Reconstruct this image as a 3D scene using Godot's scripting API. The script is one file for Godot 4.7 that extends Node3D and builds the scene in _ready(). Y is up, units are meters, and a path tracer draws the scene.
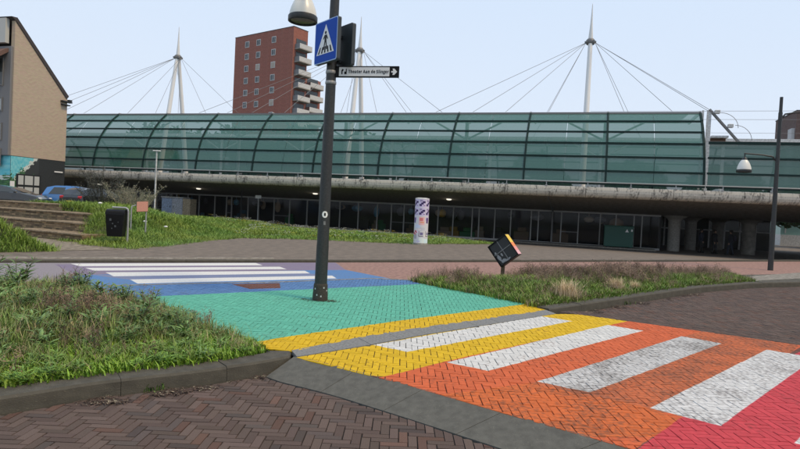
extends Node3D
# A rainbow zebra crossing in front of a railway station on a viaduct with a green glass screen.
# World: camera near the origin looking along -Z, y up, metres. y = 0 is the level of the raised crossing.
# The viaduct runs along U (left to right, turned 17.5 degrees), D is the distance behind the camera's U axis.

const ANG := 0.305433
const EYE := 1.55
const FOCAL := 582.0
const PITCH := -1.4
const ROLL := 2.85
var M := {}
var rng := RandomNumberGenerator.new()
var cam_f: Vector3
var cam_r: Vector3
var cam_u: Vector3
var taken := {}

# ---------------------------------------------------------------- mesh builder
class MB:
	var v := PackedVector3Array()
	var n := PackedVector3Array()
	var t := PackedVector2Array()
	var c := PackedColorArray()
	var i := PackedInt32Array()
	var col := Color(1, 1, 1)
	var uv0 := Vector2.ZERO
	var uvs := Vector2.ONE
	func vert(p: Vector3, nn: Vector3) -> int:
		v.append(p); n.append(nn); c.append(col)
		t.append(Vector2((p.x - uv0.x) * uvs.x, (p.z - uv0.y) * uvs.y))
		return v.size() - 1
	# corners run anticlockwise seen from the front
	func quad(a: Vector3, b: Vector3, d: Vector3, e: Vector3) -> void:
		var nn := (b - a).cross(d - a)
		if nn.length_squared() < 1e-14:
			nn = (d - a).cross(e - a)
		nn = nn.normalized()
		var k := vert(a, nn)
		vert(b, nn); vert(d, nn); vert(e, nn)
		i.append_array(PackedInt32Array([k, k + 2, k + 1, k, k + 3, k + 2]))
	func quad_uv(a: Vector3, b: Vector3, d: Vector3, e: Vector3, r := Rect2(0, 0, 1, 1)) -> void:
		var k := v.size()
		quad(a, b, d, e)
		t[k] = Vector2(r.position.x, r.end.y); t[k + 1] = r.end
		t[k + 2] = Vector2(r.end.x, r.position.y); t[k + 3] = r.position
	func tri(a: Vector3, b: Vector3, d: Vector3) -> void:
		var nn := (b - a).cross(d - a).normalized()
		var k := vert(a, nn)
		vert(b, nn); vert(d, nn)
		i.append_array(PackedInt32Array([k, k + 2, k + 1]))
	func fan(pts: Array, flip := false) -> void:
		for k in range(1, pts.size() - 1):
			if flip: tri(pts[0], pts[k + 1], pts[k])
			else: tri(pts[0], pts[k], pts[k + 1])
	func box(o: Vector3, s: Vector3, b := Basis.IDENTITY) -> void:
		var x := b.x * s.x / 2; var y := b.y * s.y / 2; var z := b.z * s.z / 2
		quad(o - x - y + z, o + x - y + z, o + x + y + z, o - x + y + z)
		quad(o + x - y - z, o - x - y - z, o - x + y - z, o + x + y - z)
		quad(o + x - y + z, o + x - y - z, o + x + y - z, o + x + y + z)
		quad(o - x - y - z, o - x - y + z, o - x + y + z, o - x + y - z)
		quad(o - x + y + z, o + x + y + z, o + x + y - z, o - x + y - z)
		quad(o - x - y - z, o + x - y - z, o + x - y + z, o - x - y + z)
	# box with chamfered edges
	func cbox(o: Vector3, s: Vector3, ch := 0.01, b := Basis.IDENTITY) -> void:
		var h := s / 2
		var e: float = min(ch, min(h.x, min(h.y, h.z)) * 0.9)
		var q := func(x: float, y: float, z: float) -> Vector3: return o + b.x * x + b.y * y + b.z * z
		for ax in 3:
			for sg in [-1.0, 1.0]:
				var f := []
				for w in [[-1, -1], [1, -1], [1, 1], [-1, 1]]:
					var p := Vector3.ZERO
					p[ax] = sg * h[ax]
					p[(ax + 1) % 3] = w[0] * (h[(ax + 1) % 3] - e)
					p[(ax + 2) % 3] = w[1] * (h[(ax + 2) % 3] - e)
					f.append(q.call(p.x, p.y, p.z))
				if sg > 0: quad(f[0], f[1], f[2], f[3])
				else: quad(f[3], f[2], f[1], f[0])
		for ax in 3:
			var a1 := (ax + 1) % 3; var a2 := (ax + 2) % 3
			for s1 in [-1.0, 1.0]:
				for s2 in [-1.0, 1.0]:
					var f := []
					for w in [[-1, 0], [1, 0], [1, 1], [-1, 1]]:
						var p := Vector3.ZERO
						p[ax] = w[0] * (h[ax] - e)
						p[a1] = s1 * (h[a1] - (e if w[1] == 1 else 0.0))
						p[a2] = s2 * (h[a2] - (0.0 if w[1] == 1 else e))
						f.append(q.call(p.x, p.y, p.z))
					if s1 * s2 < 0: quad(f[3], f[2], f[1], f[0])
					else: quad(f[0], f[1], f[2], f[3])
		for sx in [-1.0, 1.0]:
			for sy in [-1.0, 1.0]:
				for sz in [-1.0, 1.0]:
					var a: Vector3 = q.call(sx * h.x, sy * (h.y - e), sz * (h.z - e))
					var bb: Vector3 = q.call(sx * (h.x - e), sy * h.y, sz * (h.z - e))
					var d: Vector3 = q.call(sx * (h.x - e), sy * (h.y - e), sz * h.z)
					if sx * sy * sz > 0: tri(a, bb, d)
					else: tri(a, d, bb)
	func tube(pts: Array, radii: Array, sides := 8, caps := true) -> void:
		var rings := []
		var side := Vector3.ZERO
		for k in pts.size():
			var d: Vector3 = (pts[min(k + 1, pts.size() - 1)] - pts[max(k - 1, 0)]).normalized()
			if k == 0:
				side = d.cross(Vector3.UP if abs(d.y) < 0.9 else Vector3.RIGHT).normalized()
			else:
				side = (side - d * side.dot(d)).normalized()
			var up := side.cross(d).normalized()
			var r: float = radii[min(k, radii.size() - 1)]
			var ring := []
			for j in sides:
				var a := TAU * j / sides
				var nn := side * cos(a) + up * sin(a)
				ring.append(vert(pts[k] + nn * r, nn))
			rings.append(ring)
		for k in pts.size() - 1:
			for j in sides:
				var a: int = rings[k][j]; var b: int = rings[k][(j + 1) % sides]
				var d: int = rings[k + 1][(j + 1) % sides]; var e: int = rings[k + 1][j]
				i.append_array(PackedInt32Array([a, b, d, a, d, e]))
		if caps:
			var f := []; var l := []
			for j in sides:
				f.append(v[rings[0][j]]); l.append(v[rings[-1][j]])
			fan(f, false); fan(l, true)
	# profile of [radius, height]; turned about the vertical axis of xf
	func lathe(prof: Array, sides := 20, xf := Transform3D.IDENTITY, sharp := false) -> void:
		var rows := []
		for k in prof.size():
			var p0: Array = prof[max(k - 1, 0)]; var p1: Array = prof[min(k + 1, prof.size() - 1)]
			var sl := Vector2(p1[1] - p0[1], -(p1[0] - p0[0])).normalized()
			var row := []
			for j in sides + 1:
				var a := TAU * j / sides
				var dir := Vector3(cos(a), 0, -sin(a))
				row.append(vert(xf * (dir * prof[k][0] + Vector3(0, prof[k][1], 0)), (xf.basis * (dir * sl.x + Vector3(0, sl.y, 0))).normalized()))
			rows.append(row)
		for k in prof.size() - 1:
			for j in sides:
				if sharp:
					quad(v[rows[k][j]], v[rows[k][j + 1]], v[rows[k + 1][j + 1]], v[rows[k + 1][j]])
				else:
					i.append_array(PackedInt32Array([rows[k][j], rows[k + 1][j + 1], rows[k][j + 1], rows[k][j], rows[k + 1][j], rows[k + 1][j + 1]]))
	# polygon (in the xy plane of xf) with thickness along z
	func prism(poly: PackedVector2Array, z0: float, z1: float, xf := Transform3D.IDENTITY) -> void:
		var p := poly
		if Geometry2D.is_polygon_clockwise(p):
			p = p.duplicate(); p.reverse()
		# is_polygon_clockwise is for y down; in y up the result runs clockwise
		var area := 0.0
		for k in p.size():
			area += p[k].cross(p[(k + 1) % p.size()])
		if area < 0:
			p.reverse()
		var ids := Geometry2D.triangulate_polygon(p)
		for k in range(0, ids.size(), 3):
			var a := p[ids[k]]; var b := p[ids[k + 1]]; var d := p[ids[k + 2]]
			if (b - a).cross(d - a) < 0:
				var s := b; b = d; d = s
			tri(xf * Vector3(a.x, a.y, z1), xf * Vector3(b.x, b.y, z1), xf * Vector3(d.x, d.y, z1))
			tri(xf * Vector3(a.x, a.y, z0), xf * Vector3(d.x, d.y, z0), xf * Vector3(b.x, b.y, z0))
		for k in p.size():
			var a := p[k]; var b := p[(k + 1) % p.size()]
			quad(xf * Vector3(a.x, a.y, z0), xf * Vector3(b.x, b.y, z0), xf * Vector3(b.x, b.y, z1), xf * Vector3(a.x, a.y, z1))
	func mesh() -> ArrayMesh:
		var m := ArrayMesh.new()
		if v.is_empty():
			return m
		var a := []
		a.resize(Mesh.ARRAY_MAX)
		a[Mesh.ARRAY_VERTEX] = v; a[Mesh.ARRAY_NORMAL] = n; a[Mesh.ARRAY_TEX_UV] = t; a[Mesh.ARRAY_COLOR] = c; a[Mesh.ARRAY_INDEX] = i
		m.add_surface_from_arrays(Mesh.PRIMITIVE_TRIANGLES, a)
		return m

# ---------------------------------------------------------------- scene helpers
func numbered(called: String) -> String:
	if not taken.has(called):
		taken[called] = 0
		return called
	taken[called] += 1
	return "%s_%03d" % [called, taken[called]]

func tag(o: Node, label: String, category: String, group := "", kind := "") -> Node:
	if label: o.set_meta("label", label)
	if category: o.set_meta("category", category)
	if group: o.set_meta("group", group)
	if kind: o.set_meta("kind", kind)
	return o

func thing(called: String, label: String, category: String, at := Vector3.ZERO, turn := 0.0, group := "") -> Node3D:
	var o := Node3D.new()
	o.name = numbered(called)
	add_child(o)
	o.position = at
	o.rotation.y = turn
	tag(o, label, category, group)
	return o

func part(called: String, mb: MB, mat: Material, parent: Node) -> MeshInstance3D:
	return part_mesh(called, mb.mesh(), mat, parent)

func part_mesh(called: String, mesh: Mesh, mat: Material, parent: Node) -> MeshInstance3D:
	var o := MeshInstance3D.new()
	o.name = called if parent != self else numbered(called)
	o.mesh = mesh
	o.material_override = mat
	parent.add_child(o, true)
	return o

func struct(called: String, mb: MB, mat: Material) -> MeshInstance3D:
	var o := part(called, mb, mat, self)
	o.set_meta("kind", "structure")
	return o

func copy_of(src: Node3D, at: Vector3, turn: float, label: String) -> Node3D:
	var o: Node3D = src.duplicate()
	o.name = numbered(String(src.name))
	add_child(o)
	o.position = at; o.rotation.y = turn
	o.set_meta("label", label)
	return o

func lin(r: float, g: float, b: float, a := 1.0) -> Color:
	var k := Color(r, g, b).linear_to_srgb()
	k.a = a
	return k

# a point in the viaduct's frame
func V(u: float, y: float, d: float) -> Vector3:
	return Vector3(u * cos(ANG) + d * sin(ANG), y, u * sin(ANG) - d * cos(ANG))

func vthing(called: String, label: String, category: String, u: float, y: float, d: float, group := "") -> Node3D:
	return thing(called, label, category, V(u, y, d), -ANG, group)

# level of the paved ground behind the cycle path: it sinks half a metre towards the viaduct
func gy(x: float, z: float) -> float:
	var d := sin(ANG) * x - cos(ANG) * z
	return 0.04 - 0.48 * smoothstep(25.0, 46.0, d)

func pixel_of(p: Vector3) -> Vector2:
	var q := p - Vector3(0, EYE, 0)
	var z := q.dot(cam_f)
	if z < 0.1: return Vector2(-9999, -9999)
	return Vector2(400 + FOCAL * q.dot(cam_r) / z, 224.5 - FOCAL * q.dot(cam_u) / z)

func v2(a: Array) -> PackedVector2Array:
	var p := PackedVector2Array()
	for k in range(0, a.size(), 2): p.append(Vector2(a[k], a[k + 1]))
	return p

# the same sheet cut into cells, for surfaces that are not flat
func sheet_cells(mb: MB, poly: PackedVector2Array, y: Callable, step: float) -> void:
	var lo := poly[0]; var hi := poly[0]
	for p in poly:
		lo = lo.min(p); hi = hi.max(p)
	for i in int((hi.x - lo.x) / step) + 1:
		for j in int((hi.y - lo.y) / step) + 1:
			var cell := PackedVector2Array([lo + Vector2(i, j) * step, lo + Vector2(i + 1, j) * step, lo + Vector2(i + 1, j + 1) * step, lo + Vector2(i, j + 1) * step])
			for piece in Geometry2D.intersect_polygons(cell, poly): sheet(mb, piece, y)

# a flat sheet over a polygon of (x, z) points
func sheet(mb: MB, poly: PackedVector2Array, y: Callable) -> void:
	var ids := Geometry2D.triangulate_polygon(poly)
	for k in range(0, ids.size(), 3):
		var a := poly[ids[k]]; var b := poly[ids[k + 1]]; var d := poly[ids[k + 2]]
		if (b - a).cross(d - a) > 0:
			var s := b; b = d; d = s
		mb.tri(Vector3(a.x, y.call(a.x, a.y), a.y), Vector3(b.x, y.call(b.x, b.y), b.y), Vector3(d.x, y.call(d.x, d.y), d.y))

func noise_tex(freq: float, seed_: int, lo: Color, hi: Color, size := 512, oct := 4, normal := false, bump := 4.0) -> NoiseTexture2D:
	var f := FastNoiseLite.new()
	f.seed = seed_; f.frequency = freq; f.fractal_octaves = oct
	f.noise_type = FastNoiseLite.TYPE_SIMPLEX_SMOOTH
	var t := NoiseTexture2D.new()
	t.width = size; t.height = size; t.seamless = true; t.noise = f
	if normal:
		t.as_normal_map = true; t.bump_strength = bump
	else:
		var g := Gradient.new()
		g.set_color(0, lo); g.set_color(1, hi)
		t.color_ramp = g
	return t

func mat(col: Color, rough := 0.8, metal := 0.0) -> StandardMaterial3D:
	var m := StandardMaterial3D.new()
	m.albedo_color = col; m.roughness = rough; m.metallic = metal
	return m

# material with grain: an albedo texture laid on three planes (in metres per repeat) and a fine relief
func grain(col: Color, rough: float, tex: Texture2D, size: float, bump: Texture2D = null, depth := 0.3, world := true) -> StandardMaterial3D:
	var m := mat(col, rough)
	m.albedo_texture = tex
	m.uv1_triplanar = true
	m.uv1_world_triplanar = world
	m.uv1_scale = Vector3.ONE / size
	if bump:
		m.heightmap_enabled = true
		m.heightmap_texture = bump
		m.heightmap_scale = depth
	return m

# a picture of bricks for walls too far away to tell the bricks apart
func brick_image(base: Color, mortar: Color, vary: float, seed_: int) -> ImageTexture:
	var r := RandomNumberGenerator.new()
	r.seed = seed_
	var im := Image.create(384, 384, false, Image.FORMAT_RGB8)
	im.fill(mortar)
	for row in 24:
		for k in 9:
			var f := 1.0 + r.randf_range(-vary, vary)
			var x := (k * 48 + (24 if row % 2 else 0)) % 384
			var q := Color(base.r * f, base.g * f * (1 + r.randf_range(-0.03, 0.03)), base.b * f)
			im.fill_rect(Rect2i(x, row * 16, 45, 13), q)
	return ImageTexture.create_from_image(im)

# stone grain: fine noise, darker patches, pale lichen spots
func speckle_image() -> ImageTexture:
	var r := RandomNumberGenerator.new()
	r.seed = 23
	var f := FastNoiseLite.new()
	f.seed = 4; f.frequency = 0.011; f.fractal_octaves = 4
	var d := f.get_seamless_image(512, 512).get_data()
	var im := Image.create(512, 512, false, Image.FORMAT_RGB8)
	for y in 512:
		for x in 512:
			var k: float = 0.62 + 0.20 * d[y * 512 + x] / 255.0 + r.randf_range(-0.06, 0.06)
			im.set_pixel(x, y, Color(k, k, k * 0.97))
	for s in 260:
		var p := Vector2i(r.randi() % 500, r.randi() % 500)
		var w := 1 + r.randi() % 5
		var b := r.randf_range(0.72, 1.0)
		for e in 4: im.fill_rect(Rect2i(p.x + r.randi() % 6, p.y + r.randi() % 4, w, 1 + r.randi() % 3), Color(b, b, b * 0.93))
	return ImageTexture.create_from_image(im)

func setup_materials() -> void:
	var g1 := noise_tex(0.03, 3, Color(0.72, 0.72, 0.72), Color(1, 1, 1), 512, 5)
	var g2 := noise_tex(0.012, 5, Color(0.6, 0.58, 0.55), Color(1, 1, 1), 512, 6)
	var fine := noise_tex(0.11, 8, Color(0.55, 0.55, 0.55), Color(1, 1, 1), 512, 3)
	M.fine = fine
	var speck := speckle_image()
	M.g1 = g1
	M.speck = speck
	M.g2 = g2
	var vc := func(rough: float, tex: Texture2D, size: float) -> StandardMaterial3D:
		var m := grain(Color.WHITE, rough, tex, size, fine, 0.25)
		m.vertex_color_use_as_albedo = true
		m.metallic_specular = 0.25
		return m
	M.brick = vc.call(0.85, fine, 0.35)
	M.slab = grain(lin(0.20, 0.198, 0.185), 0.9, speck, 0.6, fine, 0.4)
	M.strip = grain(lin(0.27, 0.275, 0.27), 0.9, g1, 0.6, fine, 0.3)
	M.kerb = grain(lin(0.15, 0.138, 0.115), 0.9, speck, 0.8, fine, 0.6)
	M.kerb_light = grain(lin(0.36, 0.34, 0.30), 0.9, g2, 1.1, fine, 0.4)
	M.joint = grain(lin(0.04, 0.033, 0.028), 0.95, fine, 0.2)
	M.soil = grain(lin(0.06, 0.05, 0.028), 0.95, g2, 0.6, fine, 2.0)
	M.turf = grain(lin(0.07, 0.10, 0.025), 0.95, g2, 1.6, fine, 2.0)
	M.earth = grain(lin(0.10, 0.10, 0.05), 0.95, g2, 9.0)
	M.asphalt = grain(lin(0.075, 0.07, 0.07), 0.92, fine, 0.8, fine, 0.3)
	M.pink = grain(lin(0.40, 0.235, 0.19), 0.92, g1, 2.2, fine, 0.2)
	M.path = grain(lin(0.34, 0.29, 0.22), 0.95, g2, 1.5, fine, 0.6)
	M.concrete = grain(lin(0.42, 0.40, 0.36), 0.9, g1, 2.5, fine, 0.5, false)
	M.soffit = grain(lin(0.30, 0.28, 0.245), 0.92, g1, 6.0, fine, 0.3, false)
	M.pole = grain(lin(0.055, 0.058, 0.058), 0.45, g1, 0.7)
	M.pole.metallic = 0.3
	M.dark_metal = mat(lin(0.03, 0.034, 0.036), 0.45, 0.4)
	M.black = mat(lin(0.010, 0.010, 0.011), 0.4)
	M.black.metallic_specular = 0.25
	M.galv = grain(lin(0.50, 0.51, 0.51), 0.45, g1, 0.4)
	M.galv.metallic = 0.2
	M.white_paint = grain(lin(0.80, 0.80, 0.78), 0.5, g1, 3.0)
	M.white = mat(lin(0.78, 0.78, 0.77), 0.5)
	M.blue = mat(lin(0.004, 0.065, 0.40), 0.5)
	M.blue.metallic_specular = 0.25
	M.green_frame = mat(lin(0.012, 0.030, 0.028), 0.55)
	M.green_frame.metallic_specular = 0.25
	M.mullion = mat(lin(0.36, 0.36, 0.35), 0.5)
	M.glass = mat(lin(0.050, 0.150, 0.118, 0.80), 0.05)
	M.glass.transparency = BaseMaterial3D.TRANSPARENCY_ALPHA
	M.glass.metallic_specular = 0.6
	M.shop_glass = mat(lin(0.01, 0.012, 0.012, 0.2), 0.04)
	M.shop_glass.metallic_specular = 0.3
	M.shop_glass.transparency = BaseMaterial3D.TRANSPARENCY_ALPHA
	M.grey_metal = grain(lin(0.25, 0.25, 0.25), 0.5, g1, 0.8)
	M.interior = mat(lin(0.03, 0.03, 0.03), 0.8)
	M.lamp_shade = mat(lin(0.80, 0.80, 0.74), 0.3)
	M.lamp_shade.backlight_enabled = true
	M.lamp_shade.backlight = Color(0.5, 0.5, 0.45)
	M.tan_brick = grain(Color.WHITE, 0.9, brick_image(lin(0.47, 0.375, 0.28), lin(0.455, 0.365, 0.275), 0.03, 4), 2.0, null, 0, false)
	M.red_brick = grain(Color.WHITE, 0.9, brick_image(lin(0.31, 0.105, 0.072), lin(0.27, 0.13, 0.10), 0.10, 6), 2.4, null, 0, false)
	M.dark_brick = grain(Color.WHITE, 0.9, brick_image(lin(0.12, 0.075, 0.065), lin(0.12, 0.09, 0.08), 0.12, 7), 2.4, null, 0, false)
	M.step_brick = grain(Color.WHITE, 0.92, brick_image(lin(0.23, 0.16, 0.085), lin(0.13, 0.095, 0.06), 0.35, 9), 1.6, fine, 0.8)
	M.step_cap = grain(lin(0.36, 0.28, 0.18), 0.92, g2, 0.9, fine, 0.6)
	M.charcoal = grain(lin(0.035, 0.042, 0.045), 0.8, g1, 2.0, null, 0, false)
	M.window = mat(lin(0.05, 0.06, 0.065), 0.08)
	M.blind = mat(lin(0.5, 0.52, 0.5), 0.5)
	M.wood = grain(lin(0.16, 0.11, 0.06), 0.85, g2, 0.2, fine, 0.4)
	M.tyre = mat(lin(0.015, 0.015, 0.015), 0.8)
	M.rubber = mat(lin(0.02, 0.02, 0.02), 0.7)
	M.red_light = mat(lin(0.55, 0.015, 0.02), 0.15)
	var leaf := func(rough: float) -> StandardMaterial3D:
		var m := mat(Color.WHITE, rough)
		m.vertex_color_use_as_albedo = true
		m.backlight_enabled = true
		m.backlight = Color(0.25, 0.32, 0.1)
		return m
	M.leaf = leaf.call(0.6)
	M.dry = mat(Color.WHITE, 0.9)
	M.dry.vertex_color_use_as_albedo = true
	M.wire = mat(lin(0.22, 0.22, 0.225), 0.6)

func _ready() -> void:
	rng.seed = 77
	# ---- camera
	var p := deg_to_rad(PITCH)
	var r := deg_to_rad(ROLL)
	cam_f = Vector3(0, sin(p), -cos(p))
	var right := Vector3.RIGHT
	var up := right.cross(cam_f)
	cam_r = right * cos(r) + up * sin(r)
	cam_u = up * cos(r) - right * sin(r)
	var cam := Camera3D.new()
	cam.name = "camera"
	add_child(cam)
	cam.transform = Transform3D(Basis(cam_r, cam_u, -cam_f), Vector3(0, EYE, 0))
	cam.fov = rad_to_deg(2 * atan(224.5 / FOCAL))
	cam.far = 3000.0
	cam.current = true
	# ---- hazy white-blue sky, soft sun
	var sm := ProceduralSkyMaterial.new()
	sm.sky_top_color = Color(0.735, 0.815, 0.915)
	sm.sky_horizon_color = Color(0.84, 0.87, 0.91)
	sm.sky_curve = 0.25
	sm.ground_bottom_color = Color(0.35, 0.34, 0.32)
	sm.ground_horizon_color = Color(0.80, 0.84, 0.88)
	sm.sun_angle_max = 1.0
	var sky := Sky.new()
	sky.sky_material = sm
	var env := Environment.new()
	env.background_mode = Environment.BG_SKY
	env.sky = sky
	env.background_energy_multiplier = 0.84
	env.tonemap_mode = Environment.TONE_MAPPER_LINEAR
	env.tonemap_exposure = 1.45
	env.sdfgi_enabled = true
	env.ssao_enabled = true
	env.ssil_enabled = true
	env.fog_enabled = true
	env.fog_density = 0.00012
	env.fog_light_color = Color(0.85, 0.89, 0.93)
	var we := WorldEnvironment.new()
	we.name = "environment"
	we.environment = env
	add_child(we)
	var sun := DirectionalLight3D.new()
	sun.name = "sun"
	add_child(sun)
	sun.light_energy = 0.5
	sun.light_angular_distance = 12.0
	sun.light_color = Color(1.0, 0.88, 0.70)
	sun.shadow_enabled = true
	sun.look_at_from_position(Vector3(9, 16, 5), Vector3.ZERO, Vector3.UP)
	setup_materials()
	build_ground()
	build_kerbs()
	build_bank()
	build_viaduct()
	build_canopy()
	build_shops()
	build_masts()
	build_house()
	build_tower()
	build_backdrop()
	build_lamps()
	build_signs()
	build_furniture()
	build_cars()
	build_people()
	build_plants()

# ---------------------------------------------------------------- paving
# a map of the paint on a rectangle of paving: zones drawn as polygons, worn through by noise
# zones: [polygon, colour, wear 0..1]
func paint_map(rect: Rect2, px: float, base: Color, zones: Array, seed_: int) -> ImageTexture:
	var w := int(rect.size.x / px); var h := int(rect.size.y / px)
	var zi := Image.create(w, h, false, Image.FORMAT_L8)
	var cols := [base]; var wear := [0.0]; var under := [base]
	for k in zones.size():
		cols.append(zones[k][1]); wear.append(zones[k][2]); under.append(zones[k][3] if zones[k].size() > 3 else base)
		var poly: PackedVector2Array = zones[k][0]
		var code := Color8(k + 1, k + 1, k + 1)
		for row in h:
			var z := rect.position.y + (row + 0.5) * px
			var xs := []
			for j in poly.size():
				var a := poly[j]; var b := poly[(j + 1) % poly.size()]
				if (a.y <= z) != (b.y <= z):
					xs.append(a.x + (z - a.y) / (b.y - a.y) * (b.x - a.x))
			xs.sort()
			for j in range(0, xs.size() - 1, 2):
				var x0 := int(clamp((xs[j] - rect.position.x) / px, 0, w)); var x1 := int(clamp((xs[j + 1] - rect.position.x) / px, 0, w))
				if x1 > x0: zi.fill_rect(Rect2i(x0, row, x1 - x0, 1), code)
	var f := FastNoiseLite.new()
	f.seed = seed_; f.frequency = 1.3 * px; f.fractal_octaves = 4
	var coarse := f.get_image(w, h, false, false, true).get_data()
	f.seed = seed_ + 1; f.frequency = 18.0 * px; f.fractal_octaves = 3
	var fine := f.get_image(w, h, false, false, true).get_data()
	var zd := zi.get_data()
	var out := PackedByteArray()
	out.resize(w * h * 3)
	var rr := PackedFloat32Array(); var gg := PackedFloat32Array(); var bb := PackedFloat32Array(); var ww := PackedFloat32Array()
	for k in cols.size():
		rr.append(cols[k].r * 255); gg.append(cols[k].g * 255); bb.append(cols[k].b * 255); ww.append(wear[k])
	var ur := PackedFloat32Array(); var ug := PackedFloat32Array(); var ub := PackedFloat32Array()
	for k in cols.size():
		ur.append(under[k].r * 255); ug.append(under[k].g * 255); ub.append(under[k].b * 255)
	for k in w * h:
		var z := zd[k]
		var s: float = 1.0 - clampf((ww[z] * 1.9 - (coarse[k] * 0.42 + fine[k] * 0.58) / 255.0) * 3.0 + 0.1, 0.0, 0.93)
		var tone: float = 0.92 + 0.12 * fine[k] / 255.0
		var o := k * 3
		out[o] = int(minf(255.0, (ur[z] + (rr[z] - ur[z]) * s) * tone))
		out[o + 1] = int(minf(255.0, (ug[z] + (gg[z] - ug[z]) * s) * tone))
		out[o + 2] = int(minf(255.0, (ub[z] + (bb[z] - ub[z]) * s) * tone))
	return ImageTexture.create_from_image(Image.create_from_data(w, h, false, Image.FORMAT_RGB8, out))

func painted(tex: Texture2D, rough := 0.75) -> StandardMaterial3D:
	var m := mat(Color.WHITE, rough)
	m.albedo_texture = tex
	m.texture_repeat = false
	m.metallic_specular = 0.3
	m.vertex_color_use_as_albedo = true
	return m

# one brick from a clipped outline (x, z), its top rounded off by a small slope
func add_brick(mb: MB, pts: PackedVector2Array, y: Callable, lift: float, tilt: Vector2) -> void:
	var c := Vector2.ZERO
	for q in pts: c += q
	c /= pts.size()
	var area := 0.0
	for k in pts.size(): area += pts[k].cross(pts[(k + 1) % pts.size()])
	var top := []; var low := []
	for k in pts.size():
		var q := pts[k] if area < 0 else pts[pts.size() - 1 - k]
		var yy: float = y.call(q.x, q.y) + lift + tilt.dot(q - c)
		var inq := q.move_toward(c, 0.0035)
		top.append(Vector3(inq.x, yy, inq.y))
		low.append(Vector3(q.x, yy - 0.012, q.y))
	mb.fan(top)
	for k in top.size():
		var j := (k + 1) % top.size()
		mb.quad(low[k], low[j], top[j], top[k])

# herringbone of 204 x 68 mm bricks over a polygon; the 300 that show largest become parts, the rest one mesh
func lay_bricks(parent: MeshInstance3D, poly: PackedVector2Array, y: Callable, m: Material, tone: Callable, rect := Rect2(), most := 300) -> void:
	var w := 0.068
	var lo := poly[0]; var hi := poly[0]
	for q in poly:
		lo = lo.min(q); hi = hi.max(q)
	var list := []
	var i0 := int(floor(lo.x / w)) - 3; var i1 := int(ceil(hi.x / w)) + 3
	var j0 := int(floor(lo.y / w)) - 3; var j1 := int(ceil(hi.y / w)) + 3
	var gap := 0.0024
	for j in range(j0, j1):
		for i in range(i0, i1):
			var k := posmod(i - j, 6)
			var r: Rect2
			if k == 0: r = Rect2(i * w, j * w, 3 * w, w)
			elif k == 5: r = Rect2(i * w, j * w, w, 3 * w)
			else: continue
			r = r.grow(-gap)
			var jit := Vector2(rng.randf_range(-0.002, 0.002), rng.randf_range(-0.002, 0.002))
			var e := r.end
			var pts := PackedVector2Array([r.position + jit, Vector2(e.x, r.position.y) + jit, e + jit, Vector2(r.position.x, e.y) + jit])
			var inside := 0
			for q in pts:
				if Geometry2D.is_point_in_polygon(q, poly): inside += 1
			if inside == 0: continue
			if inside < 4:
				var cut := Geometry2D.intersect_polygons(pts, poly)
				if cut.is_empty(): continue
				pts = cut[0]
				var ar := 0.0
				for q in pts.size(): ar += pts[q].cross(pts[(q + 1) % pts.size()])
				if abs(ar) < 0.003: continue
			var c := r.get_center()
			var sc := pixel_of(Vector3(c.x, y.call(c.x, c.y), c.y))
			var shown := 0.0
			if sc.x > 3 and sc.x < 797 and sc.y > 3 and sc.y < 446 and inside == 4:
				shown = 1.0 / pow(c.length(), 3)
			list.append([shown, pts, rng.randf_range(-0.0018, 0.0018), Vector2(rng.randf_range(-0.012, 0.012), rng.randf_range(-0.012, 0.012)), tone.call(c)])
	list.sort_custom(func(a, b): return a[0] > b[0])
	var rest := MB.new()
	for k in list.size():
		var single: bool = k < most and list[k][0] > 0.0
		var mb := MB.new() if single else rest
		if rect.size.x > 0:
			mb.uv0 = rect.position; mb.uvs = Vector2.ONE / rect.size
		mb.col = list[k][4]
		add_brick(mb, list[k][1], y, list[k][2], list[k][3])
		if single: part("brick", mb, m, parent)
	if rest.v.size():
		var o := part("brick_paving", rest, m, parent)
		o.set_meta("kind", "stuff")

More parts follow.
